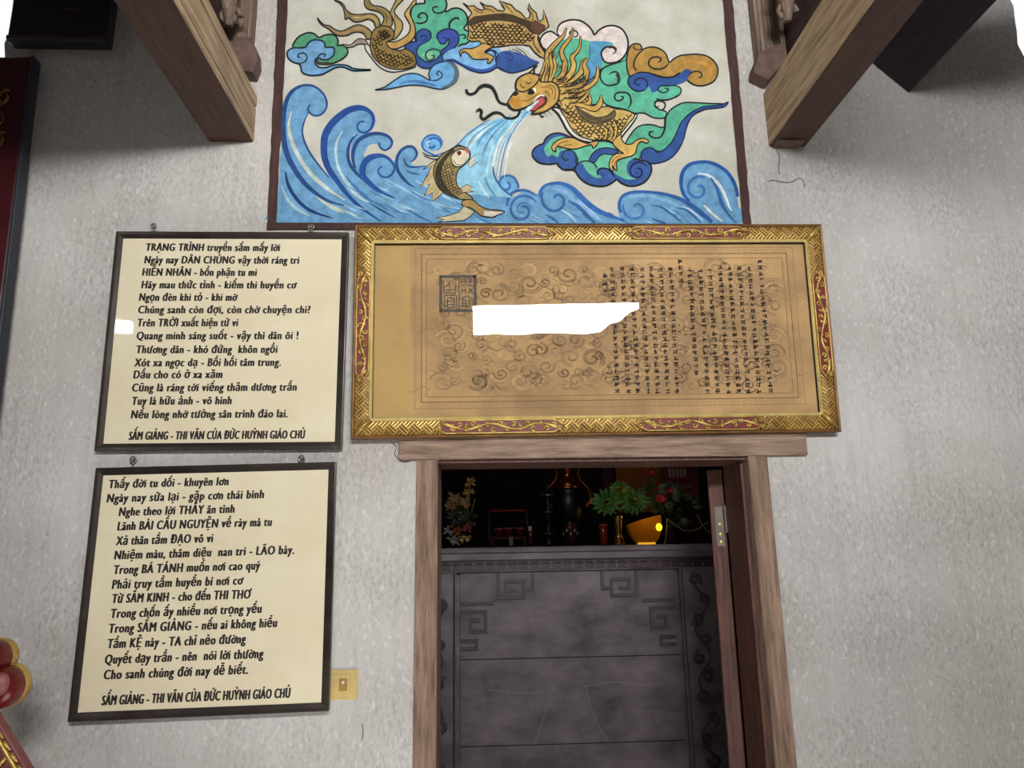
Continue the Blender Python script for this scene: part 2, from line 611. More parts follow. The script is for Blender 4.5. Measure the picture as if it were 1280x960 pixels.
class Art:
    def __init__(self):
        self.b = MB()

    def y(self):
        LAYER[0] += 0.000010
        return -LAYER[0]

    def fill(self, pts, c, smooth=True, line=None, lw=1.5, n=4):
        if isinstance(pts, str):
            pts = P(pts)
        q = catmull(pts, n, True) if smooth else pts
        y = self.y()
        tri = tessellate_polygon([[Vector((p[0], p[1], 0)) for p in q]])
        vs = []
        for p in q:
            v = W(p[0], p[1])
            vs.append((v.x, y, v.z))
        self.b.add(vs, [tuple(t) for t in tri], paint(c))
        if line:
            self.line(q + [q[0]], lw * 1.12, line, False, (0.8, 0.8))
        return q

    def line(self, pts, wd, c, smooth=True, taper=(0.35, 0.35), prof=None):
        if isinstance(pts, str):
            pts = P(pts)
        if sum(c) < 210:
            wd *= 1.3
            prof = [p * 1.2 for p in prof] if prof else None
        q = catmull(pts, 5) if smooth else list(pts)
        m = len(q)
        y = self.y()
        vs, fs = [], []
        for i, p in enumerate(q):
            a, c_ = q[max(0, i - 1)], q[min(m - 1, i + 1)]
            tx, ty = c_[0] - a[0], c_[1] - a[1]
            L = math.hypot(tx, ty) or 1
            f = i / max(1, m - 1)
            if prof:
                k = f * (len(prof) - 1)
                j = min(int(k), len(prof) - 2)
                ww = prof[j] + (prof[j + 1] - prof[j]) * (k - j)
            else:
                ww = wd * min(1, taper[0] + f * 6, taper[1] + (1 - f) * 6)
            nx, ny = -ty / L * ww / 2, tx / L * ww / 2
            for s in (-1, 1):
                v = W(p[0] + nx * s, p[1] + ny * s)
                vs.append((v.x, y, v.z))
        for i in range(m - 1):
            fs.append((2 * i, 2 * i + 1, 2 * i + 3, 2 * i + 2))
        self.b.add(vs, fs, paint(c))

    def spiral(self, cx, cy, r0, r1, a0, a1, wd, c, sq=1.0, taper=(0.5, 0.5)):
        n = max(8, int(abs(a1 - a0) / 14))
        pts = []
        for i in range(n + 1):
            f = i / n
            a = math.radians(a0 + (a1 - a0) * f)
            r = r0 + (r1 - r0) * f
            pts.append((cx + r * math.cos(a), cy + r * math.sin(a) * sq))
        self.line(pts, wd, c, False, taper)

    def strand(self, pts, prof, c, lw=1.1, ln=OUT):
        """tapering lock with a dark outline"""
        if isinstance(pts, str):
            pts = P(pts)
        self.line(pts, 1, ln, True, prof=[p + lw * 1.7 for p in prof])
        self.line(pts, 1, c, True, prof=prof)

    def scales(self, poly, step, ang, c, wd=0.7, jit=0.5, up=1.0):
        def inside(x, y):
            r = False
            j = len(poly) - 1
            for i in range(len(poly)):
                if (poly[i][1] > y) != (poly[j][1] > y) and x < (poly[j][0] - poly[i][0]) * (y - poly[i][1]) / (poly[j][1] - poly[i][1]) + poly[i][0]:
                    r = not r
                j = i
            return r
        xs, ys = [p[0] for p in poly], [p[1] for p in poly]
        cx, cy = sum(xs) / len(xs), sum(ys) / len(ys)
        R_ = max(max(xs) - min(xs), max(ys) - min(ys))
        n = int(R_ / step) + 2
        ca, sa = math.cos(math.radians(ang)), math.sin(math.radians(ang))
        for i in range(-n, n):
            for j in range(-n, n):
                u, v = (i + (0.5 if j % 2 else 0)) * step, j * step * 0.62
                x, y = cx + u * ca - v * sa + random.uniform(-jit, jit), cy + u * sa + v * ca + random.uniform(-jit, jit)
                if not inside(x, y) or random.random() < 0.04:
                    continue
                pts = []
                for k in range(6):
                    t = math.pi * k / 5
                    a, d = math.cos(t) * step * 0.5, math.sin(t) * step * 0.55 * up
                    pts.append((x + a * ca - d * sa, y + a * sa + d * ca))
                if all(inside(*q) for q in pts):
                    self.line(pts, wd, c, False, (0.6, 0.6))

    def done(self, name, label=None):
        o = self.b.build(name, mural, recalc=False)
        for p in o.data.polygons:
            if p.normal.y > 0:
                p.flip()
        if label:
            o['label'] = label
        return o


# ground and painted border
MZ0, MZ1 = 3.022, 4.270
BX = ((-0.958, -0.914), (1.219, 1.262))
b = MB()
yy = -0.0012
b.box((BX[0][0], yy, MZ0), (BX[1][1], -0.0002, MZ1), mat('limewashed_ground', (216, 215, 204), 0.9, spec=0.2, c2=(190, 188, 172), vscale=5, bump=0.15, bscale=60))
b.build('mural_ground', mural)
# --- waves
a = Art()
a.fill("346,280 347,255 349,225 350,200 352,185 352,165 355,140 360,122 368,112 380,107 392,108 402,115 408,125 408,135 402,143 394,145 387,142 382,148 379,160 380,172 386,187 394,202 404,214 411,222 408,213 404,203 402,193 402,178 407,164 414,152 424,142 436,136 450,134 462,137 468,146 467,156 461,163 456,166 470,165.5 482,169 490,177 490,184 484,188 477,187 472,181 463,181 458,187 455,196 462,196 473,194.5 484,197 492,202 497,193 503,186 511,182.5 519,186 522,193 519,200 514,204 520,208 532,207 545,215 556,222 575,240 600,244 640,246 652,240 662,239 671,243 674,237 680,231 690,228 703,228 715,232 725,240 735,250 748,260 762,267 774,272 772,262 772,252 778,243 790,238.5 805,238 825,240 840,244 853,248 850,238 849,225 852,213 860,205 870,201.5 883,201 895,204 908,213 917,226 920,238 923,258 925,279.5 780,280 560,280", WAVE, n=3)
# paler passages and sweeps
for s_, pr, c in (("352,232 360,250 372,262 388,270", [1, 4, 4, 1], (170, 205, 218)),
                  ("365,138 361,155 363,171 370,189 381,208 395,224 412,238 431,250", [1, 4, 5, 5, 5, 1], (206, 214, 206)),
                  ("394,244 408,255 422,262 446,270", [1, 4, 5, 1], (200, 208, 190)),
                  ("428,164 421,178 420,195 424,212 433,228 447,245 463,254", [1, 3, 3, 4, 5, 1], (190, 218, 226)),
                  ("444,168 438,180 437,196 441,208", [1, 3, 3, 1], (206, 206, 206)),
                  ("478,222 500,234 525,247 548,256 580,262", [1, 3, 3, 3, 1], (150, 196, 222)),
                  ("470,246 495,258 520,268 540,277", [1, 2.5, 2.5, 1], (140, 186, 216)),
                  ("520,226 545,240 570,252 600,258", [1, 3, 3, 1], (166, 208, 226)),
                  ("700,262 711,268 720,277", [1, 2, 1], (200, 226, 240)), ("722,250 736,262 752,276", [1, 3, 1], (170, 206, 236)),
                  ("872,217 884,219 896,228 905,242 911,258 915,264", [1.5, 4, 3.5, 1], (222, 236, 244)),
                  ("880,257 890,267 903,277", [2, 3.5, 2], (214, 222, 214)), ("849,257 862,263 880,277", [1, 3, 2], (210, 228, 236)),
                  ("815,255 828,259 842,267 856,277", [1, 2.5, 2.5, 1], (160, 206, 230)),
                  ("690,236 706,240 720,252 736,266 752,277", [2, 5, 5, 2], (140, 184, 226)),
                  ("786,246 810,245 836,252 856,262 880,277", [2, 4, 4, 2], (132, 186, 226))):
    a.line(s_, 1, c, prof=pr)
for s_, pr, c in (("388,131 385,136 388,142 394,145 402,143 408,135 408,125 402,115 392,108 380,107 368,112 360,122 355,140 354,165 358,190 366,208 379,227 395,242 412,252 430,257", [2, 2.2, 2.5, 2.5, 3, 4.5, 7, 7, 5, 1.5], WDK),
                  ("386,140 381,151 378,164 381,178 388,192 398,206 411,222", [1, 2, 2.6, 2.6, 1.5], WDK),
                  ("456,153 452,152 447,156 448,163 455,166 463,162 467,152 465,143 458,137 448,135 436,138 424,146 414,156 407,168 405,182 406,198 412,213 422,227 434,243 449,258 463,268 476,277", [2, 2.5, 2.5, 4, 5, 8, 9, 9, 8, 6, 4, 1.5], (44, 82, 152)),
                  ("474,178 475,184 481,188 488,184 490,177 484,170 472,167 460,169 449,175 443,185 441,198 444,211", [2, 2.5, 3, 4, 5, 5, 3], WDK),
                  ("447,168 439,176 435,190 437,204 445,216 456,226", [1.5, 4, 4.5, 3], WDK),
                  ("478,208 473,212 474,218 481,222 489,219 493,211 490,203 482,196 471,195 460,199 454,208 454,220 463,230 476,240 494,248", [2, 2.4, 2.6, 3, 4, 8, 8, 6, 1.5], (48, 88, 160)),
                  ("505,198 507,205 513,209 522,209 532,208", [1.5, 2.5, 2, 1], WDK),
                  ("513,203 519,198 521,191 516,184 508,184 500,190 496,200 497,212 503,222 512,231 519,234", [1.5, 3, 3.5, 4, 4, 1], WDK),
                  ("357,215 360,230 368,245 380,258 394,266 416,273", [1.5, 4.5, 4.5, 4, 1], (34, 64, 120)),
                  ("461,253 475,262 495,273", [1, 2.2, 1], WDK), ("508,262 525,271 540,278", [1, 2.4, 1.5], WMID),
                  ("508,214 516,217 524,218", [1, 2, 1], WDK), ("432,220 446,236 462,250 480,258", [1, 3, 3, 1], (70, 122, 180)),
                  ("547,188 551,183 552,177 547,171 540,169.5 533,172 528,179 530,187 538,192 548,195 560,191", [1.5, 3, 3.5, 3, 2.5, 1], (58, 116, 184))):
    a.line(s_, 1, c, prof=pr)
a.fill("540,170 548,172 552,179 550,185 543,189 534,187 529,180 532,173", (112, 178, 224))
a.spiral(541, 181, 2, 11, 20, 380, 2.6, (50, 104, 176))
a.line("536,184 534,179 538,176", 2, (200, 226, 240))
rw = random.Random(17)
for k in range(34):      # loose brush marks following the swell
    x = rw.uniform(420, 600)
    y = 205 + (x - 420) * .16 + rw.uniform(10, 62)
    if y > 274 or y < 222 + abs(x - 520) * .04:
        continue
    L = rw.uniform(14, 34)
    a.line([(x, y), (x + L * .5, y + L * .28), (x + L, y + L * .46)], 1, rw.choice([(150, 198, 222), (72, 126, 186), (84, 140, 194), (176, 212, 226)]), prof=[.5, rw.uniform(1.2, 2.4), .4])
for k in range(16):
    x, y = rw.uniform(640, 910), rw.uniform(262, 275)
    L = rw.uniform(8, 18)
    a.line([(x, y), (x + L * .5, y + L * .25), (x + L, y + L * .5)], 1, rw.choice([(150, 198, 228), (78, 132, 194), (168, 208, 232)]), prof=[.5, 1.6, .4])
# right-hand curls
a.fill("623,226 627,220 634,218.5 642,221 647,229 648,237 640,242 631,240 625,234", (120, 180, 222))
a.spiral(633, 231, 2.5, 12, -70, 300, 3.0, WMID)
a.line("634,219 642,222 647,230 648,236", 3, WMID)
a.spiral(653, 263, 4, 20, -110, 330, 3.2, WMID)
a.spiral(653, 263, 2, 12, 60, 360, 2.0, (74, 128, 190))
a.line("634,258 635,250 640,242 648,238.5 660,239 671,245", 1, WMID, prof=[3, 4, 3.5, 3.5, 2])
a.spiral(695, 250, 3, 19, -150, 210, 3.4, WMID)
a.line("675,247 676,239 682,232 692,229.5 703,230 714,235 724,244 735,255 748,264 765,271 780,276", 1, (62, 112, 184), prof=[3, 3.5, 3.5, 4.5, 6, 6.5, 6.5, 5, 3])
a.line("710,251 722,258 734,270 744,279", 1, WMID, prof=[1.5, 4.5, 5, 3])
a.line("681,268 690,273 698,279", 1, WMID, prof=[1, 3, 2])
a.spiral(795, 261, 3, 17, -150, 200, 3.2, (72, 126, 190))
a.line("776,266 774,256 778,246 789,241 806,240 826,242 842,246 856,252 872,263 890,278", 1, (56, 100, 172), prof=[3, 3.5, 3.5, 3, 3.5, 4, 5, 6, 5])
for s_ in ("814,256 826,259 838,267 852,278", "846,260 858,263 868,271 876,279", "814,273 824,277 832,279"):
    a.line(s_, 1, WMID, prof=[1, 3, 3, 1.5])
a.spiral(873, 237, 3, 17, -120, 300, 3.4, (70, 124, 190))
a.line("862,252 854,242 851,228 854,214 862,206 873,203 885,203 897,207 909,216 918,230 922,246", 1, (46, 92, 166), prof=[3, 4, 5, 4.5, 4, 4, 4.5, 4.5, 4])
a.line("888,222 896,236 902,254 910,268 920,279", 1, WMID, prof=[1, 4, 5, 3, 1.5])
a.done('painted_waves', 'blue curling waves')

# --- water jet
a = Art()
a.fill("671,130 655,138 640,147 622,148.5 605,155 588,166 573,180 560,189 548,195 552,202 562,216 575,232 592,243 625,246 640,247 629,238 620,226 616,210 617,194 623,179 633,165 648,152 662,143 670,137", (150, 206, 230))
rr = random.Random(3)
top = P("668,132 655,139 642,147 628,150 616,153")
for k in range(34):
    f = rr.random()
    x0, y0 = 666 - 62 * f * rr.random(), 134 + 20 * f
    f2 = rr.random()
    x2, y2 = 556 + 72 * f2, 196 + 46 * f2 + rr.uniform(-4, 4)
    x0, y0 = 664 - 50 * (1 - f2) , 137 + 14 * (1 - f2)
    mx, my = (x0 + x2) / 2 - 14 + 6 * f2, (y0 + y2) / 2 - 6
    t0 = rr.uniform(0, .5)
    q = catmull([(x0, y0), (mx, my), (x2, y2)], 10)
    i0 = int(t0 * len(q))
    i1 = min(len(q), i0 + rr.randint(6, 12))
    if i1 - i0 > 3:
        a.line(q[i0:i1], rr.uniform(.8, 1.9), rr.choice([(214, 236, 242), (232, 244, 246), (100, 170, 214), (120, 186, 220), (88, 150, 200)]), False)
a.line("612,150 600,157 586,167 573,180 558,190 545,194", 1.6, (70, 124, 180))
a.line("616,208 618,220 626,234 640,246", 2.2, (60, 104, 160))
a.line("606,222 612,236 620,246", 1.6, (80, 140, 190))
a.line("598,226 604,238 612,248", 1.4, (230, 242, 246))
a.done('painted_water_jet', 'pale blue water spouting from the dragon')

# --- carp
a = Art()
body = P("566,186 572,183 580,184 587,189 587,198 581,206 573,213 570,223 572,233 578,239 586,244 591,249 586,250 574,249 560,244 550,237 544,226 542,213 546,202 553,193")
a.fill("554,196 542,202 529,212 540,208 534,220 526,234 538,230 530,246 541,241 540,252 550,245 555,240 546,228 545,212", (208, 188, 140), False, OUT, 0.8)
for s_ in ("530,212 545,205", "528,233 544,216", "531,245 546,228", "541,250 550,237", "534,222 546,210"):
    a.line(s_, 0.9, (70, 60, 44))
a.fill(body, (158, 140, 92), True, OUT, 1.0)
a.fill("566,186 557,193 548,204 544,215 545,226 550,236 560,243 574,248 562,239 555,228 552,216 554,206 561,196 568,189", (64, 60, 46))
a.scales([(556, 200), (572, 208), (570, 222), (573, 234), (586, 246), (566, 244), (553, 232), (549, 216)], 4.6, 25, (62, 48, 34), 0.8, .2)
a.fill("564,197 569,190 577,187 585,190 587,197 582,205 574,209 566,206", (226, 216, 190), True, OUT, 0.9)
a.line("566,199 571,206 579,206 584,201", 0.8, (90, 74, 60))
a.fill("571,191 575,189 577,192 574,195", (110, 40, 44))
a.fill("581,186 586,187 587,192 583,191", (196, 110, 110))
a.line("570,184 574,182 577,184", 1.6, OUT)
a.fill("586,201 596,193 592,202 597,203 586,211", (216, 214, 200), False, OUT, 0.6)
a.fill("575,236 584,231 591,235 586,237 592,240 579,241", (204, 190, 150), False, OUT, 0.6)
for s_ in ("528,191 536,195 549,196", "530,195 540,199 550,199"):
    a.line(s_, 1, OUT)
a.fill("577,253 584,250 592,251 600,258 610,262 622,263 631,265 622,269 617,272 603,271 595,265 588,260 580,259", (176, 148, 90), True, OUT, 0.9)
a.fill("604,263 614,264 631,265 622,269 615,272 604,270", (222, 212, 196), False, OUT, 0.5)
a.fill("588,262 580,258 573,266 560,270 545,273 556,275 548,278 566,277 580,276 588,271 593,265", (206, 196, 160), False, OUT, 0.7)
a.done('painted_carp', 'gold carp leaping in the water')

# --- clouds
a = Art()
a.fill("367,60 369,52 376,45 386,41.5 393,43 399,47.5 405,45 413,43.5 420,46 423,52 422,57 428,57 433,60 435,66 431,72 424,76.5 415,80 404,81 396,78 400,62 384,60", (90, 156, 118), True, OUT, 1.5)
a.fill("367,60.5 361,63.5 359,68 361,74 367,78.5 374,80.5 376,84 378,91 384,94 393,95 403,93.5 412,89 420,85 430,84.5 442,89 464,88 452,87.5 441,86 434,82.5 425,81.5 416,82.5 408,85 400,85 395,81 394,77 397,73 403,75 410,75 416,71 418,66 417,60 407,59.5 406,54 400,51 392,50.5 386,54 383,59 377,60.5", LBL, True, (28, 52, 66), 1.5)
a.line("374,80 381,78 384,73 382,68 377,67 373,69 373,72 376,72", 1.4, (28, 52, 66))
a.line("397,76 399,70 403,68 407,69 405,72", 1.4, (28, 52, 66))
a.line("396,78 402,80 412,79", 2.4, (70, 66, 54))
a.done('painted_cloud', 'small blue and green cloud at the left end')

a = Art()
a.fill("518,31 514,24 514,14 518,7 526,5 531,5 531,1 535,-3 552,-4 558,3 558,10 556,15 560,14.5 565,11.5 573,11 580,15 584,22 584,30 580,36.5 588,42 589,49 583,55 575,57 572,62 560,66 552,72 545,78 535,79 524,74 519,62 521,56 518,45", TEAL, True, OUT, 1.5)
a.fill("506,62 508,56 515,53 521,52 520,45 524,39 531,37 538,41 538,49 531,54 524,58 521,65 523,71 529,76 537,78 545,75 550,70 551,66 554,69 554,76 548,83 539,86 527,85 519,78 515,70 509,67", NAVY, True, (34, 50, 84), 1.3)
a.fill("548,51 546,46 549,41 557,37 567,38 573,44 573,53 568,60 560,66 552,70 551,65 557,60 561,55 561,49 556,55 551,55", (66, 84, 164), True, (34, 50, 84), 1.3)
a.line("519,29 526,30 533,27 534,21 530,17 525,18 523,22 527,23", 1.7, OUT)
a.line("556,14 550,17 543,16 541,11 545,9 548,10", 1.6, OUT)
a.line("562,37 562,30 566,25 572,23 573,26", 2.0, OUT)
a.line("574,45 580,44 582,47 579,49", 1.6, OUT)
a.line("551,74 553,69 549,64 541,62 534,65 532,71 536,76 542,74 542,70 539,70", 1.8, (50, 74, 84))
a.line("526,48 529,45 533,46 532,50 527,51", 1.3, (34, 46, 110))
a.line("553,49 557,47 558,51", 1.3, (34, 46, 110))
a.fill("528,70 532,66 538,65 543,69 541,74 535,75", (140, 196, 150))
a.line("551,74 553,69 549,64 541,62 534,65 532,71 536,76 542,74 542,70 539,70", 1.8, (50, 74, 84))
a.done('painted_cloud', 'teal and navy cloud over the dragon tail')

a = Art()
a.fill("554,70 563,63 575,59 590,54 600,53 606,58 618,60 626,64 626,82 612,87 600,89 588,87 577,80 567,75 557,76", (128, 184, 228), True)
a.fill("556,76 566,74 576,79 588,84 600,87 612,85 624,78 624,84 612,90 600,91.5 588,89.5 576,83 566,78", (62, 92, 168), True)
a.fill("621,72 625,66 634,64 646,66 657,70 666,75 674,79 664,84 652,89 640,91.5 630,90 622,85", NAVY, True)
a.line("557,76 567,76 577,82 588,88 600,91.5 612,90 622,85 632,90 641,91.5 653,89 665,84 674,79", 1.5, (36, 50, 84))
a.line("621,86 620,76 618,66 612,63 606,66 611,64", 2.4, (48, 66, 100))
a.line("628,66 637,68 641,73 638,76 634,74", 1.6, (48, 66, 110))
a.line("635,60 645,57 655,60 664,68 672,77", 1, (210, 214, 214), prof=[.8, 2.5, 3, 2.5, 1])
for s_ in ("640,62 650,66 656,74", "645,60 655,66 661,74", "650,70 655,76", "636,62 642,68 648,72"):
    a.line(s_, 1, (96, 100, 126))
a.done('painted_cloud', 'long blue cloud under the dragon body')

a = Art()
a.fill("469,113 480,110 492,102 503,95 513,92.5 523,93.5 532,98 538,101 536,94 538,87 544,81 553,78 562,77 569,82 572,91 570,101 563,108 553,112 543,111 530,108 515,107 500,109 485,112", (112, 172, 220), True, (48, 60, 72), 1.3)
a.line("560,78 568,83 571,92 569,101 562,107 552,110", 1, (92, 108, 122), prof=[2, 5, 6, 6, 4, 1])
a.line("500,105 516,102 530,104 545,108", 1, (78, 128, 186), prof=[1, 3, 4, 2])
a.line("538,101 546,101 552,97 552,92 548,90 546,93 549,95", 1.3, (40, 62, 84))
a.done('painted_cloud', 'pale blue cloud with a long pointed tail')

# big teal cloud behind the mane with the white top
a = Art()
a.fill("692,62 700,52 712,48 724,47 738,50 752,52 770,52 785,70 783,82 785,92 790,98 812,99 826,104 832,107 845,108 851,112 849,119 839,124 829,126 820,127 818,131 823,137 832,140 832,146 826,148.5 815,147 805,142 793,142 783,138 775,136 765,134 757,131 751,124 747,130 739,131 735,122 726,118 712,108 700,104 690,96", (98, 186, 154), True, OUT, 1.2)
a.fill("738,54 752,51 768,52 758,59 752,67 752,80 747,94 738,110 731,106 733,90 736,72", (92, 156, 192), True)
a.line("737,56 737,68 735,76 731,80", 1, (60, 100, 110))
a.line("782,76 772,79 762,82 753,87 750,94 752,102 758,107 766,107 773,104 774,97 771,91 765,91 761,94", 1.6, OUT)
a.line("770,93 773,98 772,104", 2.6, (70, 60, 74))
a.line("784,137 788,131 788,123 784,117 777,116 771,117 768,121 770,126 776,126 779,122 775,121", 1.7, OUT)
a.line("849,119 839,124 829,126 819,124", 1.5, OUT)
a.line("824,139 830,136 831,130 826,127 821,127 818,131 820,135 824,133", 1.5, OUT)
a.line("752,85 746,96 745,104", 1.3, OUT)
a.fill("685,64 677,59 675,51 680,43 688,40 696,42 697,37 700,31 708,27 717,25.5 726,27 734,32 740,39 743,44 749,38 758,33.5 768,33 777,37 783,46 785,57 782,68 775,76 765,79.5 756,78 752,71 752,65 757,59 765,58 765,54 752,52 738,52 724,49 712,49 700,52 692,58", (226, 214, 208), True)
a.line("685,64 677,59 675,51 680,43 688,40 694,43 700,48", 1.7, OUT)
a.line("703,47 697,43 697,36 701,30 709,26.5 717,25.5 726,27 734,32 740,39 743,44 749,38 758,33.5 768,33 777,37 783,46 785,57 782,68 775,76 765,79.5 756,78 752,71 752,65 757,60 765,59 770,62 768,67 765,68", 1.8, OUT)
a.line("760,60 766,59.5 770,63", 2.6, (60, 56, 60))
a.line("711,44 713,40 718,39 722,42 721,46 716,47", 1.4, (60, 60, 62))
a.done('painted_cloud', 'large teal cloud with a white top behind the mane')

a = Art()
a.fill("788,97 784,88 783,75 785,65 788,58 793,55.5 799,56 802,60 802,63 808,60.5 816,59.5 825,62 832,68 835,76 837,78.5 843,73.5 851,70 860,69 870,68.5 881,70 890,75 896,83 897,92 893,101 885,106 875,108 866,106 859,101 857,97 850,92 842,96 832,97.5 822,95 811,92 801,92 794,94", (178, 140, 74), True, OUT, 1.3)
a.line("836,79 832,84 825,87 817,86.5 811,82 812,75 818,72 825,73 825,77 821,79", 1.6, OUT)
a.line("796,90 792,84 793,76 797,69 803,63.5", 1.5, OUT)
a.line("802,62 797,63 792,61 793,58", 1.1, OUT)
a.line("858,98 862,93 868,90 875,91 877,96 872,98", 1.4, OUT)
a.line("868,78 880,80 888,88 886,98", 1, (202, 150, 74), prof=[1, 4, 5, 2])
a.line("842,86 856,78 870,75", 1, (200, 146, 70), prof=[1, 4, 1])
a.fill("785,105 786,98 792,93 801,91 811,92 821,96 832,98 842,96.5 850,92 857,87 864,89.5 860,95 858,101 851,105 842,107 832,107 825,109 822,114 815,116 811,109 806,114 798,115 790,112", (58, 90, 156), True)
a.line("808,111 809,104 804,99 797,99 793,103 797,107 801,105", 1.4, (36, 44, 78))
a.line("793,93 786,98 785,105 790,112 798,115 806,113", 1.5, OUT)
a.line("793,93 801,91 811,92 821,96 832,98 842,96.5 850,92", 1.4, OUT)
a.line("842,107 834,108 826,108 822,112 826,116 832,116 835,112 830,111", 1.5, (40, 56, 80))
a.done('painted_cloud', 'golden cloud with a navy underside')

a = Art()
a.fill("782,180 788,169 796,160 806,156.5 817,157 826,160 831,158 832,148 837,139 845,133 855,129 868,129 885,130 906,131 885,136 868,143 858,150 851,160 845,172 838,183 826,190 818,188 812,185.5 804,188 801,196 794,204 786,204 784,192", TEAL, True, OUT, 1.3)
a.fill("910,128 900,132 880,134 868,139 858,146 850,156 845,168 838,180 828,189 821,191 817,187 811,185 804,188 801,194 803,201 812,205 824,204 837,199 847,189 854,175 857,163 861,152 867,144 878,138 892,136 905,134", (58, 92, 156), True, (36, 46, 84), 1.2)
a.line("831,158 829,166 825,172 818,173 812,170 812,166 817,165", 1.7, OUT)
a.line("831,146 831,158 830,165", 1.8, OUT)
a.fill("665,192 668,186 674,182 679,180 682,174 688,169 697,167 706,169 715,173 735,177 760,178 772,184 785,195 800,201 808,202 814,209 813,218 807,227 797,232 786,233 776,229 771,225 765,229 756,233 744,233 732,229 724,222 719,215 714,213 705,213 698,208 696,205 685,206 674,204 667,198", (62, 96, 160), True, OUT, 1.5)
a.fill("680,187 684,180 690,174 700,171 712,174 730,179 755,178 768,182 778,188 790,192 796,196 786,202 783,212 787,221 795,224 785,225 776,222 768,217 765,211 757,211 749,213 746,217 752,222 745,223 737,218 731,211 728,205 722,205 722,197 718,190 708,188 700,190 697,197 690,194 684,196", (108, 190, 158), True)
a.fill("736,201 742,191 752,186 764,186 773,190 765,194 755,193 748,197 744,203 739,203", NAVY, True, OUT, 1.0)
a.spiral(709, 197, 3, 12, 60, 400, 1.6, (46, 70, 76))
a.line("706,212 716,212 721,205 722,197", 1.5, OUT)
a.spiral(797, 215, 3, 13, -90, 330, 1.7, (34, 42, 80))
a.spiral(797, 215, 1, 6, 0, 360, 1.2, (40, 56, 130))
a.line("719,215 720,208 726,203 736,202 744,207 746,212", 1.4, OUT)
a.line("747,220 747,214 752,211 759,212 765,217 768,222", 1.8, (36, 44, 70))
a.line("768,222 771,226", 1.6, OUT)
a.done('painted_cloud', 'teal and navy cloud under the dragon claws')

# --- dragon
a = Art()
# tail hairs
a.fill("418,1 425,3 430,7 433,13 440,18 450,19 460,18 468,19 474,25 475,34 470,35 467,28 460,25 452,27.5 443,28 436,23 432,25 431,18 429,10 424,4", GOLDT, True, OUT, 1.1)
a.line("440,22 452,23 462,21 470,26 472,33", 1, GOLD2, prof=[1, 2, 2, 1])
a.fill("397,23 401,28 406,32 412,33 420,38 428,39.5 436,36 446,32 454,33 462,38 466,46 459,50 456,44 450,41 442,41.5 434,45 424,45.5 417,42 411,37 404,33 399,28", GOLDT, True, OUT, 1.1)
a.line("414,36 422,42 432,42 444,37 454,37 461,43", 1, (176, 140, 96), prof=[1, 2, 2, 1])
a.fill("428,56 438,57 444,52 450,49 457,51 461,58 458,61 455,56 448,56 442,59 434,60", (160, 146, 128), True, OUT, 0.9)
a.fill("456,-2 456,7 460,12 468,14 476,17 480,23 478,30 475,34 489,34 490,23 485,14 476,9 468,8 463,4 461,-2", (146, 128, 78), True, OUT, 1.1)
a.line("470,12 478,15 484,22 483,30", 1, OUT, prof=[.6, .8, .6])
a.fill("497,-1 491,10 488,17 491,24 494,32 493,42 489,48 493,50 499,44 503,37 503,29 497,22 493,15 497,8 505,-1", (172, 148, 92), True, OUT, 1.1)
a.fill("519,0 512,9 506,18 509,25 513,33 511,42 503,49 494,53 485,53 481,56 485,60 494,62 505,58 514,52 519,44 519,35 516,26 513,19 514,12 520,5", (190, 156, 92), True, OUT, 1.1)
# rear body
rear = P("466,40 472,35 480,33 489,36 493,43 490,50 483,54 488,61 499,64 508,62 516,67 520,74 519,82 506,87 491,87 477,82 467,72 463,60 464,48")
a.fill("459,56 457,62 464,72 474,84 487,90.5 500,90 512,87 520,83 505,80 480,74", (206, 204, 196), True, OUT, 1.0)
a.fill(rear, (140, 116, 64), True, OUT, 1.1)
a.scales([(465, 44), (480, 36), (491, 42), (484, 54), (478, 58), (486, 65), (508, 66), (519, 72), (518, 81), (492, 86), (472, 78), (464, 60)], 5.4, 20, (40, 32, 26), 1.1, .5)
a.scales([(470, 40), (480, 36), (491, 42), (486, 50), (476, 52)], 3.2, -30, (44, 32, 24), 1.0, .4)
for s_ in ("484,66 496,70", "494,74 506,78", "476,70 486,76", "500,68 508,74", "472,58 478,64"):
    a.line(s_, 1.8, (196, 166, 98))
a.done('painted_tail', 'curling tail with long gold hair')
a = Art()
# middle body with dorsal spikes
mid = P("579,5 586,9 592,8 597,12 603,14 606,12 603,7 600,4 607,8 615,9 622,14 629,15 631,13 628,8 624,2 632,5 639,7 644,13 651,17 657,24 661,24 663,18 660,12 661,5 664,12 670,17 672,25 675,28 679,24 679,13 683,24 686,34 680,39 673,44 672,50 676,59 681,67 683,74 675,72 668,66 662,58 650,57 640,57 625,59 612,61 603,58 599,52 590,53 584,50 586,42 585,32 586,22 590,18 587,13")
a.fill(mid, (192, 160, 98), False, OUT, 1.2)
a.fill("586,28 592,22 604,20 620,18 636,18 650,23 662,27 670,30 676,36 674,44 664,42 655,34 640,29 620,27 602,29 588,33", (72, 60, 46), True)
a.fill("668,26 676,30 682,34 676,42 668,42 664,34", (98, 70, 56), True)
a.scales([(587, 31), (604, 27), (640, 28), (658, 33), (670, 46), (666, 57), (640, 56), (612, 59), (600, 50), (587, 51)], 5.6, 3, (46, 36, 28), 1.3, .5)
for k in range(26):
    x, y = random.uniform(592, 655), random.uniform(33, 52)
    a.line([(x, y), (x + 3.2, y - .3)], 1.3, random.choice([(222, 190, 120), (214, 178, 104)]), False)
for s_ in ("592,12 598,16 604,17", "606,12 614,14 618,17", "632,8 637,13 641,18", "664,16 666,22 665,28"):
    a.line(s_, 0.9, (96, 66, 46))
a.line("673,46 676,56 683,68", 1.2, OUT)
a.line("666,46 668,58 676,68", 1.0, OUT)
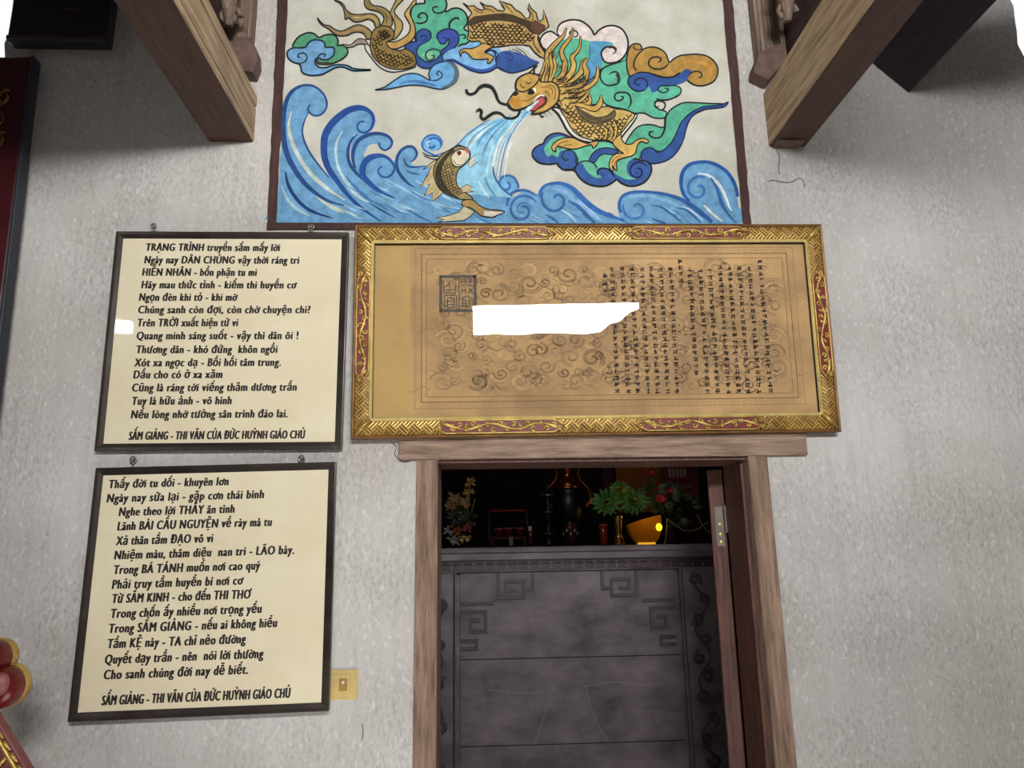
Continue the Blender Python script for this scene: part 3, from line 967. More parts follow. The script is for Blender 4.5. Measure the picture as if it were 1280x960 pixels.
# rear claw
a.fill("599,58 605,55 613,58 618,59 611,62 606,66 609,68 614,70 617,73 613,79 609,80 610,75 600,75.5 591,74.5 586,69 581,66 577,67.5 576,72 574.5,66 580,62 588,62 595,60", (200, 162, 92), True, OUT, 1.0)
a.line("607,67 613,64 619,65 622,70 618,76", 1.0, OUT)
for k in range(9):
    x, y = random.uniform(600, 640), random.uniform(50, 56)
    a.line([(x, y), (x + 2, y + .6)], 1.4, (70, 50, 34), False)
# white belly and chest
a.fill("690,136 697,143 703,153 709,164 717,172 727,177 740,179 738,174 726,168 716,160 708,148 700,137", (222, 220, 212), True, OUT, 1.6)
a.fill("796,146 789,157 780,168 777,172 776,164 786,150 793,144", (222, 220, 212), True, OUT, 1.3)
chest = P("692,124 700,138 707,149 713,160 720,168 729,173 741,176 757,176 768,180 772,176 776,168 785,156 793,146 788,141 778,138 768,137 760,134 752,135 745,136 735,128 720,118 706,108 698,104 694,112")
a.fill(chest, (206, 176, 104), True, OUT, 1.1)
a.scales([(700, 128), (716, 130), (730, 142), (752, 152), (766, 150), (784, 140), (793, 145), (776, 168), (766, 177), (740, 176), (722, 169), (708, 153)], 6.2, -8, (58, 44, 30), 1.2, .5)
a.fill("719,134 730,140 745,147 758,145 768,138 769,147 759,154 745,157 733,154 724,146", (84, 76, 58), True)
for s_ in ("728,150 738,156 752,157", "722,140 734,150 746,153", "752,150 762,148 768,142"):
    a.line(s_, 1.4, (128, 108, 66))
for s_ in ("758,174 760,164 757,160", "764,176 767,164 763,156", "770,172 772,160 768,152", "752,174 753,166"):
    a.line(s_, 1.2, (70, 52, 32))
    a.line([(p[0] - 2, p[1] + 1) for p in P(s_)], 1.5, (222, 190, 104))
# front legs with claws
a.fill("748,178 744,184 741,186 739,182 733,183 727,185 717,187.5 706,186 698,184 694,187 695,190.5 690,188 690.5,182 697,176.5 706,173.5 716,173.5 724,177 734,180.5 741,178", (210, 170, 96), True, OUT, 1.0)
for s_ in ("694,187 700,180 710,178", "698,188 706,183 714,182", "703,177 712,177"):
    a.line(s_, 1, (110, 76, 50))
a.fill("766,178 768,184 775,190 779,193 771,193 764,198 761,206 763,213 766,215 765,208 768,212 771,214 770,206 773,201 781,198 789,196 794,192 796,184 801,178 808,180 810,177 804,174 796,176 789,181 782,181 777,176 775,169", (216, 178, 100), True, OUT, 1.0)
for s_ in ("764,206 768,199 776,195", "767,209 770,202 778,198"):
    a.line(s_, 0.9, (130, 70, 50))
for k in range(6):
    x, y = random.uniform(776, 790), random.uniform(184, 192)
    a.line([(x, y), (x + 1.5, y + 3)], 0.8, (160, 120, 60), False)
# mane
M1, M2 = (190, 156, 90), (206, 170, 92)
for s_, pr, c in (("681,106 683,92 684,80 684,70 689,62 697,53 704,46 708,36", [5, 5, 5, 6, 5, 3, .6], M1),
                  ("686,106 689,96 690,86 688,76 688,66", [4, 4, 4, 3, 1], M1),
                  ("692,103 700,98 705,90 706,80 703,72 702,64 707,56 713,48 716,36", [4, 5, 6, 5, 4, 4, 3, .5], M1),
                  ("696,106 706,101 714,92 717,82 715,73 721,66 725,58 725,46", [4, 5, 6, 5, 4, 3, 1.5, .5], M2),
                  ("698,108 710,106 720,98 727,89 729,80 733,74", [3, 4, 4, 6, 5, 1], M2),
                  ("706,112 718,111 729,104 733,92 730,82 735,74", [3, 4, 5, 6, 4, 1], M1),
                  ("710,116 724,114 736,109 744,102 747,92 746,84", [3, 4, 4, 4, 3, .6], M2),
                  ("710,121 722,120 731,117 738,112", [3, 4, 3, .6], M1), ("712,126 724,127 732,121 737,113", [3, 4, 3, .6], M2),
                  ("718,131 730,133 737,128 736,119", [3, 5, 4, .6], M2), ("730,134 743,137 750,130 751,120", [3, 6, 5, .6], M2),
                  ("678,104 679,96 682,88 683,80", [3, 3, 3, 1], M2), ("673,103 676,95 679,88 681,78", [2, 3, 3, 1], M1),
                  ("690,98 693,90 694,82 692,75 695,70", [2, 3, 3, 2, .6], M2), ("700,112 694,118 696,126 702,134", [4, 5, 4, 1], M1)):
    a.strand(s_, pr, c, 0.85, (58, 46, 38))
for s_ in ("700,104 712,100", "702,108 716,104 724,98", "704,118 716,116", "704,124 716,124 726,122", "710,130 722,131", "698,100 706,96", "694,128 702,138 712,146"):
    a.line(s_, 1.3, (60, 46, 40))
rm = random.Random(41)
for k in range(40):      # dark hair strokes round the neck and down the locks
    f = rm.random()
    x, y = 690 + 40 * f + rm.uniform(-6, 6), 100 + 32 * rm.random()
    L = rm.uniform(5, 11)
    a.line([(x, y), (x + L * .7, y - L * .15), (x + L * 1.2, y - L * .6)], 1.0, (70, 54, 40), True)
for k in range(14):
    x, y = rm.uniform(676, 712), rm.uniform(72, 100)
    a.line([(x, y), (x + 2.5, y - 5), (x + 3.5, y - 11)], .9, (92, 70, 48), True)
# head
a.fill("635,128 638,123 641,119 645,115 644,108 646,101 652,96 660,93 666,88 668,84 668,93 674,95 677,97 675,103 681,104 690,104 697,109 699,118 697,128 690,135 682,140 674,143 664,143.5 670,139 672,134 667,131 659,135 652,137.5 644,139 637,136 634,131", (198, 160, 88), True, OUT, 1.3)
a.fill("639,126 645,124 652,127 650,134 643,135 639,131", (196, 138, 62), True)
a.fill("662,134 668,128 672,122.5 677,119.5 682,121 684,126 682,132 677,136 671,139 664,141", (70, 48, 40), True)
a.fill("660,137 668,129.5 673,125 678,123 681,127 679,131 674,134 668,139", (186, 88, 84), True)
a.line("667,128.5 671,123.5 676,120.5 681,121.5", 1.9, (234, 228, 218))
a.line("658,140 666,132.5 673,127", 1, (196, 224, 234), prof=[5, 4, 2])
a.line("645,112 646,102 653,96 661,93 671,95 674,99 670,106 663,112 655,116 648,115 645,111", 1.4, OUT)
a.fill("640,119 643,115.5 648,117 646,121 641,121", (44, 40, 40), True)
a.fill("659,117 663,113 668,114 667,119 661,119.5", (44, 40, 40), True)
a.fill("666,112.5 669.5,112 669.5,117 668,116", (232, 228, 216), True)
for s_ in ("650,106 652,110 656,111", "657,103 660,106 664,104", "662,99 666,102"):
    a.line(s_, 1.7, (112, 80, 36))
for s_ in ("676,111 684,110 690,114 690,121", "680,116 685,117 686,122", "684,107 692,110 694,118 692,127", "652,127 660,127 668,122 674,118", "646,124 651,123", "644,129 648,127"):
    a.line(s_, 1.1, (116, 82, 40))
a.line("635,129 638,135 644,138.5 652,137 660,134 668,129", 1.2, OUT)
for s_ in ("664,143 672,143 682,140 690,135", "674,143 677,147 680,146", "680,141 684,147", "684,140 690,145", "671,142 668,145"):
    a.line(s_, 1.2, (60, 50, 40))
a.line("667,96 668,87 672,83", 1.4, OUT)
a.line("583,113 584,117 588,119 594,117 599,111 606,108 614,110 619,117 622,125 626,130 635,132", 1, OUT, prof=[3, 2.6, 2.4, 3, 3.4, 3.2, 3, 2.2, 1.6])
a.line("595,141 599,138 602,141 601,147 605,150 611,146 618,142 626,143 632,148 640,149 647,146 650,139", 1, OUT, prof=[1.2, 3, 3, 2.6, 3, 2.6, 2, 1.8, 2.4, 3])
a.done('painted_dragon', 'gold scaled dragon body and head with open mouth')

# border band painted over the edges
BY = -LAYER[0] - 0.0003
b = MB()
M_BORD = mat('brown_painted_border', (82, 52, 48), 0.8, c2=(56, 36, 36), vscale=6, vmap=(8, 8, 1.2))
def wavy(n, a, c, amp):
    return [(a + (c - a) * i / n, random.uniform(-amp, amp)) for i in range(n + 1)]
for xa, xb in BX:
    e = wavy(26, MZ0 - 0.03, MZ1, 0.0025)
    e2 = wavy(26, MZ0 - 0.03, MZ1, 0.0025)
    vs, fs = [], []
    for (z, d), (z2, d2) in zip(e, e2):
        lean = (z - 3.0) / 1.25 - 0.4
        lx, rx = (-0.020 * lean, -0.010 * lean) if xa < 0 else (0.006 * lean, 0.018 * lean)
        vs += [(xa + lx + d, BY, z), (xb + rx + d2, BY, z)]
    for i in range(26):
        fs.append((2 * i, 2 * i + 1, 2 * i + 3, 2 * i + 2))
    b.add(vs, fs, M_BORD)
b.add([(BX[0][0], BY, 4.229), (BX[1][1], BY, 4.241), (BX[1][1], BY, MZ1), (BX[0][0], BY, MZ1)], [(0, 1, 2, 3)], M_BORD)
BY -= 0.0002
b.add([(BX[0][0] + .006, BY, MZ0 - 0.028), (BX[1][1] - .01, BY, MZ0 - 0.028), (BX[1][1] - .01, BY, MZ0 + 0.004), (BX[0][0] + .006, BY, MZ0 + 0.004)], [(0, 1, 2, 3)], M_BORD)
o = b.build('painted_border', mural, recalc=False)


# ---------------------------------------------------------------- lettering helper
_font_probe = {}


HORN = {'ơ': 'o', 'ờ': 'ò', 'ớ': 'ó', 'ở': 'ỏ', 'ỡ': 'õ', 'ợ': 'ọ', 'Ơ': 'O', 'Ờ': 'Ò', 'Ớ': 'Ó', 'Ở': 'Ỏ', 'Ỡ': 'Õ', 'Ợ': 'Ọ'}


def letter_mesh(txt):
    plain = ''.join(HORN.get(ch, ch) for ch in txt)
    vs, fs = raw_mesh(plain)
    for i, ch in enumerate(txt):
        if ch in HORN:
            base = 'O' if ch.isupper() else 'o'
            pv, _ = raw_mesh(plain[:i] + base)
            xr = max(v[0] for v in pv)
            ov, _ = raw_mesh(base)
            top = max(v[1] for v in ov)
            n0 = len(vs)
            vs = vs + [(xr - .07, top - .13), (xr - .03, top - .16), (xr + .07, top - .02), (xr + .075, top + .09), (xr - .005, top + .09), (xr - .01, top - .02)]
            fs = fs + [(n0, n0 + 1, n0 + 2, n0 + 5), (n0 + 5, n0 + 2, n0 + 3, n0 + 4)]
    return vs, fs


def raw_mesh(txt):
    c = bpy.data.curves.new('line', 'FONT')
    c.body = txt
    c.size = 1.0
    c.resolution_u = 3
    c.space_character = 1.15
    o = bpy.data.objects.new('line', c)
    COL.objects.link(o)
    bpy.context.view_layer.update()
    ev = o.evaluated_get(bpy.context.evaluated_depsgraph_get())
    me = ev.to_mesh()
    vs = [(v.co.x, v.co.y) for v in me.vertices]
    fs = [tuple(p.vertices) for p in me.polygons]
    ev.to_mesh_clear()
    bpy.data.objects.remove(o)
    bpy.data.curves.remove(c)
    return vs, fs


_v, _f = letter_mesh('H')
CAPH = max(v[1] for v in _v)


def put_text(b, txt, x0, z0, x1, cap, m, y, shear=0.06):
    vs, fs = letter_mesh(txt)
    xa, xb = min(v[0] for v in vs), max(v[0] for v in vs)
    kz = cap / CAPH
    kx = (x1 - x0) / (xb - xa)
    for k, (dx, dz) in enumerate(((-1, 0), (-.33, .5), (.33, -.5), (1, 0))):      # heavy strokes
        out = [(x0 + (v[0] - xa) * kx + v[1] * kz * shear + dx * .0025, y - k * .00004, z0 + v[1] * kz + dz * .0014) for v in vs]
        b.add(out, fs, m)


def board_matrix(cx, y0, cz, h, roll, tilt):
    return (Matrix.Translation((cx + h / 2 * math.sin(roll), y0, cz - h / 2)) @ Matrix.Rotation(tilt, 4, 'X') @ Matrix.Rotation(-roll, 4, 'Y'))


def bar_frame(b, w, h, t, y0, y1, m):
    """four mitred bars, front at y0, lip bevelled"""
    x, z0, z1 = w / 2, 0, h
    o = [(-x, z0), (x, z0), (x, z1), (-x, z1)]
    i = [(-x + t, z0 + t), (x - t, z0 + t), (x - t, z1 - t), (-x + t, z1 - t)]
    md = [(-x + t * .45, z0 + t * .45), (x - t * .45, z0 + t * .45), (x - t * .45, z1 - t * .45), (-x + t * .45, z1 - t * .45)]
    rows = [[(p[0], y1, p[1]) for p in o], [(p[0], y0 + .004, p[1]) for p in o], [(p[0] * .998, y0, p[1]) for p in o],
            [(p[0], y0 + .0015, p[1]) for p in md], [(p[0], y0 + .006, p[1]) for p in i], [(p[0], y1, p[1]) for p in i]]
    vs = [p for r in rows for p in r]
    fs = []
    for k in range(len(rows)):
        k2 = (k + 1) % len(rows)
        for j in range(4):
            fs.append((k * 4 + j, k * 4 + (j + 1) % 4, k2 * 4 + (j + 1) % 4, k2 * 4 + j))
    b.add(vs, fs, m)


LINES_UP = [("TRẠNG TRÌNH truyền sấm mấy lời", 182, 313.4, 349), ("Ngày nay DÂN CHÚNG vậy thời ráng tri", 180.7, 329.2, 373),
            ("HIỀN NHÂN - bổn phận tu mi", 178, 344.6, 320), ("Hãy mau thức tỉnh - kiếm thi huyền cơ", 177, 360.4, 370),
            ("Ngọn đèn khi tỏ - khi mờ", 174, 376, 296), ("Chúng sanh còn đợi, còn chờ chuyện chi?", 172.6, 391.6, 387),
            ("Trên TRỜI xuất hiện tử vi", 171.5, 408, 296.6), ("Quang minh sáng suốt - vậy thì dân ôi !", 170.7, 424.3, 372),
            ("Thương dân - khó đứng  khôn ngồi", 170, 441.6, 345.7), ("Xót xa ngọc dạ - Bồi hồi tâm trung.", 168, 458, 350.5),
            ("Dầu cho có ở xa xăm", 167, 473, 277), ("Cũng là ráng tới viếng thăm dương trần", 165, 489.4, 370),
            ("Tuy là hữu ảnh - vô hình", 164.5, 506, 288.5), ("Nếu lòng nhớ tưởng sân trình đáo lai.", 164, 523, 359),
            ("SẤM GIẢNG - THI VĂN CỦA ĐỨC HUỲNH GIÁO CHỦ", 161, 549.8, 380)]
LINES_LO = [("Thấy đời tu dối - khuyên lơn", 135.6, 610.4, 284.5), ("Ngày nay sửa lại - gặp cơn thái bình", 133.7, 628, 328.7),
            ("Nghe theo lời THẦY ân tình", 148.7, 645, 292), ("Lãnh BÀI CẦU NGUYỆN về rày mà tu", 146.9, 663, 338.5),
            ("Xả thân tầm ĐẠO vô vi", 145, 681.4, 265), ("Nhiệm màu, thâm diệu  nan tri - LÃO bày.", 143, 699.3, 367),
            ("Trong BÁ TÁNH muốn nơi cao quý", 141.6, 717.7, 324), ("Phải truy tầm huyền bí nơi cơ", 140.2, 736, 303),
            ("Từ SẤM KINH - cho đến THI THƠ", 139.6, 754, 312.6), ("Trong chốn ấy nhiều nơi trọng yếu", 137.9, 772.6, 325.7),
            ("Trong SẤM GIẢNG - nếu ai không hiểu", 135.6, 791.3, 345), ("Tầm KỆ này - TA chỉ nẻo đường", 134, 810.4, 305.9),
            ("Quyết dạy trần - nên  nói lời thường", 131, 830, 328), ("Cho sanh chúng đời nay dễ biết.", 129.6, 849.3, 309),
            ("SẤM GIẢNG - THI VĂN CỦA ĐỨC HUỲNH GIÁO CHỦ", 127, 881.6, 361.4)]


def poem_board(M, w, h, lines, label, cap):
    root = thing('poem_board', label, 'sign', M=M)
    root['group'] = 'framed poem boards'
    b = MB()
    bar_frame(b, w, h, 0.031, 0.0, 0.026, M_BRONZE)
    bevel(b.build('frame', root), 0.002)
    b = MB()
    b.box((-w / 2 + .02, 0.008, .02), (w / 2 - .02, 0.022, h - .02), M_CREAM)
    pn = b.build('panel', root)
    b = MB()
    for k, (t, x0, y0, x1) in enumerate(lines):
        p = local_hit(M, x0, y0, 0.0075)
        q = local_hit(M, x1, y0, 0.0075)
        # a level baseline in the board's own axes
        put_text(b, t, p.x, p.z, q.x, cap, M_INK, 0.0075)
    b.build('lettering', pn, recalc=False)
    return root


MU = board_matrix(-1.0795, -0.035, 2.4783, 0.9581, -0.002, 0.0283)
ML = board_matrix(-1.0788, -0.055, 1.4613, 0.9557, 0.0139, -0.0243)
upper = poem_board(MU, 1.0044, 0.9581, LINES_UP, 'upper cream poem board beside the gilt frame, ending with a flush caption line', 0.0335)
lower = poem_board(ML, 0.9705, 0.9557, LINES_LO, 'lower cream poem board hanging slightly crooked in front of the light switch', 0.0335)
upper['label'] = 'upper cream poem board, hung below the mural and left of the gilt frame'


def hanging_eye(parent, M, px, py, up=True):
    p = local_hit(M, px, py, 0.014)
    b = MB()
    ring = [(p.x + .012 * math.cos(t * math.pi / 6), 0.012, p.z + .012 * math.sin(t * math.pi / 6)) for t in range(12)]
    b.tube(ring, 0.0032, M_STEEL, 6, True)
    b.tube([(p.x, 0.012, p.z), (p.x, 0.03, p.z)], 0.006, M_BLACK, 8)
    b.ball((p.x, 0.008, p.z), 0.006, 0.004, 0.006, M_STEEL)
    b.tube([(p.x, .014, p.z - .011), (p.x, .014, p.z - .024)], .003, M_STEEL, 6)
    b.build('hanging_eye', parent, True)


hanging_eye(upper, MU, 192, 283)
hanging_eye(upper, MU, 389, 284)
hanging_eye(lower, ML, 166.5, 574.5)
hanging_eye(lower, ML, 377, 573)

# ---------------------------------------------------------------- gilt frame with the old document
GW, GH = 2.0806, 0.9365
MG = board_matrix(0.4998, -0.055, 2.510, GH, 0.0044, 0.0547)
gilt = thing('gilt_frame', 'long carved gilt frame holding a glazed old document above the door', 'picture frame', M=MG)
RAILT = 0.088      # rail width
x0_, x1_ = -GW / 2, GW / 2


def rail_profile():
    # (inset from outer edge, y)
    return [(0.0, 0.040), (0.0, 0.004), (0.004, 0.0), (0.010, 0.002), (0.014, 0.008), (0.045, 0.001), (0.070, 0.006), (0.073, 0.000), (0.083, -0.002), (0.086, 0.004), (0.087, 0.024), (0.087, 0.040)]


def corner(ins, k):
    x, z = GW / 2 - ins, ins
    return [(-x, z), (x, z), (x, GH - z), (-x, GH - z)][k]


M_REBATE_SHADE = mat('rebate_shadow', (44, 26, 20), 0.8)  # near-black on the inner lip faces paints the shadow under the top rail
rails = []
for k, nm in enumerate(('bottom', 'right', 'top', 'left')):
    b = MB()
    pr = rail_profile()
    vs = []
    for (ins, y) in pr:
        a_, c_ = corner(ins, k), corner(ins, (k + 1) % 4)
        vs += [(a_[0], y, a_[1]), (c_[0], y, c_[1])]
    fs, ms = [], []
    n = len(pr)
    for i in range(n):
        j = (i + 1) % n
        mm = M_REBATE_SHADE if i in (9, 10) else M_GOLDBRIGHT if 6 <= i <= 8 else (M_GOLDDARK if i in (0, 1, 2, 3, 11) else M_GOLD)
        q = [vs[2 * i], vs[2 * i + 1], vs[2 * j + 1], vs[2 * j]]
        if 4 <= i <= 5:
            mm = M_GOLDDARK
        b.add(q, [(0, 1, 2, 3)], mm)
    # interlaced fret ribs standing on the rail
    ax0, ax1 = corner(0.014, k), corner(0.014, (k + 1) % 4)
    ux, uz = (ax1[0] - ax0[0]), (ax1[1] - ax0[1])
    Ln = math.hypot(ux, uz)
    ux, uz = ux / Ln, uz / Ln
    nx, nz = -uz, ux                    # towards the middle of the frame
    BW = 0.056
    cell = 0.036
    sq = math.sqrt(0.5)

    def seg(p, q):
        # clip the segment to the band (mitred ends)
        t0, t1 = 0.0, 1.0
        for (A, B, C) in ((0, 1, 0), (0, -1, BW), (1, -1, 0), (-1, -1, Ln)):
            f0, f1 = A * p[0] + B * p[1] + C, A * q[0] + B * q[1] + C
            if f0 < 0 and f1 < 0:
                return None
            if f0 < 0:
                t0 = max(t0, f0 / (f0 - f1))
            if f1 < 0:
                t1 = min(t1, f0 / (f0 - f1))
        if t1 - t0 < 0.12:
            return None
        return [(p[0] + (q[0] - p[0]) * t, p[1] + (q[1] - p[1]) * t) for t in (t0, t1)]

    def surf(v):
        return 0.008 - 0.007 * (v / .031) if v < .031 else 0.001 + 0.005 * ((v - .031) / .025)
    cart = []
    nI = int((Ln + BW) / cell / sq) + 3
    for i in range(-3, nI):
        for j in range(-nI, nI):
            for r in range(3):
                o = (r + 0.5) / 3.0
                if (i + j) % 2 == 0:
                    a_, c_ = (i - 0.15, j + o), (i + 1.15, j + o)
                else:
                    a_, c_ = (i + o, j - 0.15), (i + o, j + 1.15)
                p = ((a_[0] + a_[1]) * sq * cell, (a_[0] - a_[1]) * sq * cell)
                q = ((c_[0] + c_[1]) * sq * cell, (c_[0] - c_[1]) * sq * cell)
                if max(p[1], q[1]) < 0 or min(p[1], q[1]) > BW or max(p[0], q[0]) < 0 or min(p[0], q[0]) > Ln:
                    continue
                s = seg(p, q)
                if not s:
                    continue
                (pa, va), (pb, vb) = s
                dx, dv = pb - pa, vb - va
                LL = math.hypot(dx, dv)
                ex, ev = -dv / LL * .0031, dx / LL * .0031
                vv = []
                for (u, v) in ((pa, va), (pb, vb)):
                    for (sgn, dy) in ((-1.35, 0.001), (-.55, -.0045), (.55, -.0045), (1.35, 0.001)):
                        uu, v2 = u + ex * sgn, v + ev * sgn
                        vv.append((ax0[0] + ux * uu + nx * v2, surf(v) + dy, ax0[1] + uz * uu + nz * v2))
                b.add(vv, [(0, 1, 5, 4), (1, 2, 6, 5), (2, 3, 7, 6), (0, 3, 2, 1), (4, 5, 6, 7)], M_GOLD)
    rl = b.build('frame_rail', gilt)
    rails.append((rl, ax0, (ux, uz), (nx, nz), Ln))

# red cartouches with gilt scroll relief
def cartouche(k, pa, pb, seed):
    rl, ax0, (ux, uz), (nx, nz), Ln = rails[k]
    la, lb = local_hit(MG, *pa), local_hit(MG, *pb)
    ua = (la.x - ax0[0]) * ux + (la.z - ax0[1]) * uz
    ub = (lb.x - ax0[0]) * ux + (lb.z - ax0[1]) * uz
    ua, ub = min(ua, ub), max(ua, ub)
    L = ub - ua

    def at(u, v, y):
        return (ax0[0] + ux * (ua + u) + nx * v, y, ax0[1] + uz * (ua + u) + nz * v)
    hw, vc = 0.027, 0.029
    edge = []
    for s in (1, -1):
        for i in range(13):
            f = i / 12 if s > 0 else 1 - i / 12
            e = min(f, 1 - f) * L
            wv = hw * min(1, (e / 0.045) ** 0.55) if e < .045 else hw
            edge.append((f * L, vc + s * wv))
    b = MB()
    top = [at(u, v, -0.006) for u, v in edge]
    low = [at(u, v, 0.006) for u, v in edge]
    n = len(edge)
    b.add(top + low, [tuple(range(n))] + [(i, (i + 1) % n, n + (i + 1) % n, n + i) for i in range(n)], M_RED)
    c = b.build('cartouche', gilt, recalc=True)
    c['label'] = 'red cartouche with gold scrollwork'
    r = random.Random(seed)
    b = MB()
    b.tube([at(u, v, -0.0065) for u, v in edge], 0.0034, M_GOLD, 6, True)
    # a wavy stem with curls and leaves
    ph = r.uniform(0, 3)
    stem = []
    for i in range(40):
        f = 0.05 + 0.9 * i / 39
        stem.append(at(f * L, vc + 0.012 * math.sin(f * L / 0.033 + ph) , -0.0085 - .002 * math.sin(i * .9)))
    b.tube(stem, [0.0056 + .0020 * math.sin(i * .7) for i in range(40)], M_GOLD, 6)
    m = int(L / 0.028)
    for i in range(m):
        f = (i + 0.7) / (m + .4)
        s = 1 if i % 2 else -1
        cu, cv = f * L, vc + s * r.uniform(.006, .012)
        R0 = r.uniform(.009, .014)
        a0 = r.uniform(0, 6.28)
        pts = []
        for t in range(14):
            a = a0 + s * t * 0.5
            R = R0 * (1 - t / 17)
            vv = min(max(cv + R * math.sin(a), vc - .023), vc + .023)
            pts.append(at(cu + R * math.cos(a), vv, -0.0085))
        b.tube(pts, [0.0054 - .00018 * t for t in range(14)], M_GOLD, 6)
        if i % 2 == 0:
            q = at(cu + r.uniform(-.008, .008), vc - s * .008, -0.0085)
            b.ball(q, .008 if k % 2 == 0 else .005, .004, .005 if k % 2 == 0 else .008, M_GOLD, 8, 6)
    b.build('scroll_relief', c, True)


cartouche(2, (541, 294), (694, 293), 1)
cartouche(2, (781, 291), (936, 290), 2)
cartouche(0, (543, 536), (706, 534), 3)
cartouche(0, (795, 533), (957, 531), 4)
cartouche(3, (455, 338), (450, 478), 5)
cartouche(1, (1019, 336), (1035, 474), 6)
for k in range(4):
    b = MB()
    c_ = corner(0.045, k)
    d = (1 if k in (1, 2) else -1, 1 if k in (2, 3) else -1)
    b.tube([(c_[0] + d[0] * .03, 0.004, c_[1] + d[1] * .03), (c_[0], -0.004, c_[1]), (c_[0] - d[0] * .034, -0.002, c_[1] - d[1] * .034)], [.007, .012, .008], M_GOLD, 8)
    b.build('corner_boss', gilt, True)

# document
M_PAPER = mat('aged_paper', (212, 174, 122), 0.85, spec=0.2, c2=(168, 138, 102), vscale=3.4)
M_PAPER2 = mat('yellow_mount', (216, 180, 116), 0.85, spec=0.2, c2=(190, 158, 108), vscale=2.5)
ix, iz0, iz1 = GW / 2 - RAILT + .003, RAILT - .003, GH - RAILT + .003
b = MB()
b.box((-ix, 0.022, iz0), (ix, 0.030, iz1), M_PAPER2)
bk = b.build('mount_board', gilt)
pl = local_hit(MG, 513, 415, 0.0215).x
b = MB()
b.box((pl, 0.0205, iz0), (ix, 0.0218, iz1), M_PAPER)
doc = b.build('document', gilt)
doc['label'] = 'brown aged paper with columns of script and a square seal'
DY = 0.0202
M_DBROWN = mat('faded_brown_print', (150, 120, 86), 0.9, var=0.12)
M_DBROWN2 = mat('faint_brown_print', (172, 142, 104), 0.9, var=0.12)
M_PALE = mat('pale_worn_print', (204, 170, 122), 0.9, var=0.1)
M_DINK = mat('faded_ink', (70, 58, 48), 0.9, var=0.2)
M_SEAL = mat('blue_black_seal_ink', (98, 92, 84), 0.9, var=0.15, vscale=40)


def drib(b, pts, wd, m, y=DY):
    flat_ribbon(b, pts, wd, m, y)


def dl(px, py):
    v = local_hit(MG, px, py, DY)
    return (v.x, v.z)


# printed border
b = MB()
tl, br = dl(527, 318), dl(1007, 497)
Lx, Rx, Tz, Bz = tl[0], br[0] - .03, tl[1], br[1]
for ins, wd in ((0, .005), (.022, .003), (-.028, .002)):
    q = [(Lx + ins, Bz + ins), (Rx - ins, Bz + ins), (Rx - ins, Tz - ins), (Lx + ins, Tz - ins)]
    for i in range(4):
        drib(b, [q[i], q[(i + 1) % 4]], wd, M_DBROWN)
r = random.Random(11)
x = Lx
while x < Rx - .02:      # small running curls in the outer band
    for z in (Bz - .016, Tz + .014):
        pts = [(x + .011 + .009 * math.cos(t * .8), z + .007 * math.sin(t * .8)) for t in range(7)]
        drib(b, pts, .0022, M_DBROWN2)
    x += .026
z = Bz
while z < Tz - .02:
    for xx in (Lx - .016, Rx + .016):
        pts = [(xx + .007 * math.cos(t * .8), z + .012 + .009 * math.sin(t * .8)) for t in range(7)]
        drib(b, pts, .0022, M_DBROWN2)
    z += .026
b.build('printed_border', doc, recalc=False)
# cloud and dragon scrolls
b = MB()
for i in range(24):
    for j in range(9):
        cx = Lx + .06 + (Rx - Lx - .12) * (i + r.uniform(.1, .9)) / 24
        cz = Bz + .05 + (Tz - Bz - .1) * (j + r.uniform(.1, .9)) / 9
        R0 = r.uniform(.024, .060)
        s = r.choice((1, -1))
        a0 = r.uniform(0, 6.28)
        for ring in (1.0, .78):
            pts = []
            for t in range(22):
                a = a0 + s * t * .42
                R = R0 * ring * (1 - t / 26)
                pts.append((cx + R * math.cos(a), cz + R * .85 * math.sin(a)))
            drib(b, pts, r.uniform(.004, .0075), r.choice((M_DBROWN2, M_DBROWN2, M_DBROWN2, M_DBROWN, M_PALE)), DY - .0001)
        tail = [(cx + s * R0 * (.9 + t * .35), cz - R0 * (.5 + .2 * math.sin(t * 1.3 + a0))) for t in range(6)]
        drib(b, [p[:2] for p in catmull(tail, 3)], [.006 - .0003 * t for t in range(16)], M_DBROWN2, DY - .0002)
b.build('cloud_scrolls', doc, recalc=False)
# columns of tiny brush script
b = MB()
r = random.Random(5)
cols = [(756, 345, 372), (765, 337, 497), (778, 336, 497), (790, 336, 497), (802, 337, 497), (814, 336, 497), (826, 337, 497), (838, 336, 497), (850, 327, 358), (862, 337, 474), (875, 338, 497), (887, 339, 497), (900, 334, 497), (912, 335, 497), (924, 335, 497), (937, 336, 497), (950, 327, 497)]
for (px, ya, yb) in cols:
    pa, pb = dl(px, ya), dl(px, yb)
    n = max(2, int((pa[1] - pb[1]) / 0.0275))
    for i in range(n):
        cz = pa[1] - (pa[1] - pb[1]) * i / n
        cx = pa[0] + r.uniform(-.0015, .0015)
        hw = .0125
        for k in range(r.randint(2, 4)):
            zz = cz + r.uniform(-.0085, .0085)
            drib(b, [(cx - hw * r.uniform(.5, 1), zz - .001), (cx + hw * r.uniform(.5, 1), zz + .001)], .0036, M_DINK, DY - .0003)
        for k in range(r.randint(1, 3)):
            xx = cx + r.uniform(-.007, .007)
            drib(b, [(xx, cz + hw * r.uniform(.4, 1)), (xx + r.uniform(-.003, .003), cz - hw * r.uniform(.4, 1))], .0036, M_DINK, DY - .0003)
        if r.random() < .5:
            s = r.choice((1, -1))
            drib(b, [(cx, cz), (cx + s * .008, cz - .009)], .0036, M_DINK, DY - .0003)
b.build('script_columns', doc, recalc=False)
# square seal
b = MB()
sa, sb = dl(549, 344), dl(596, 390)
sx0, sx1, sz0, sz1 = sa[0], sb[0], sb[1], sa[1]


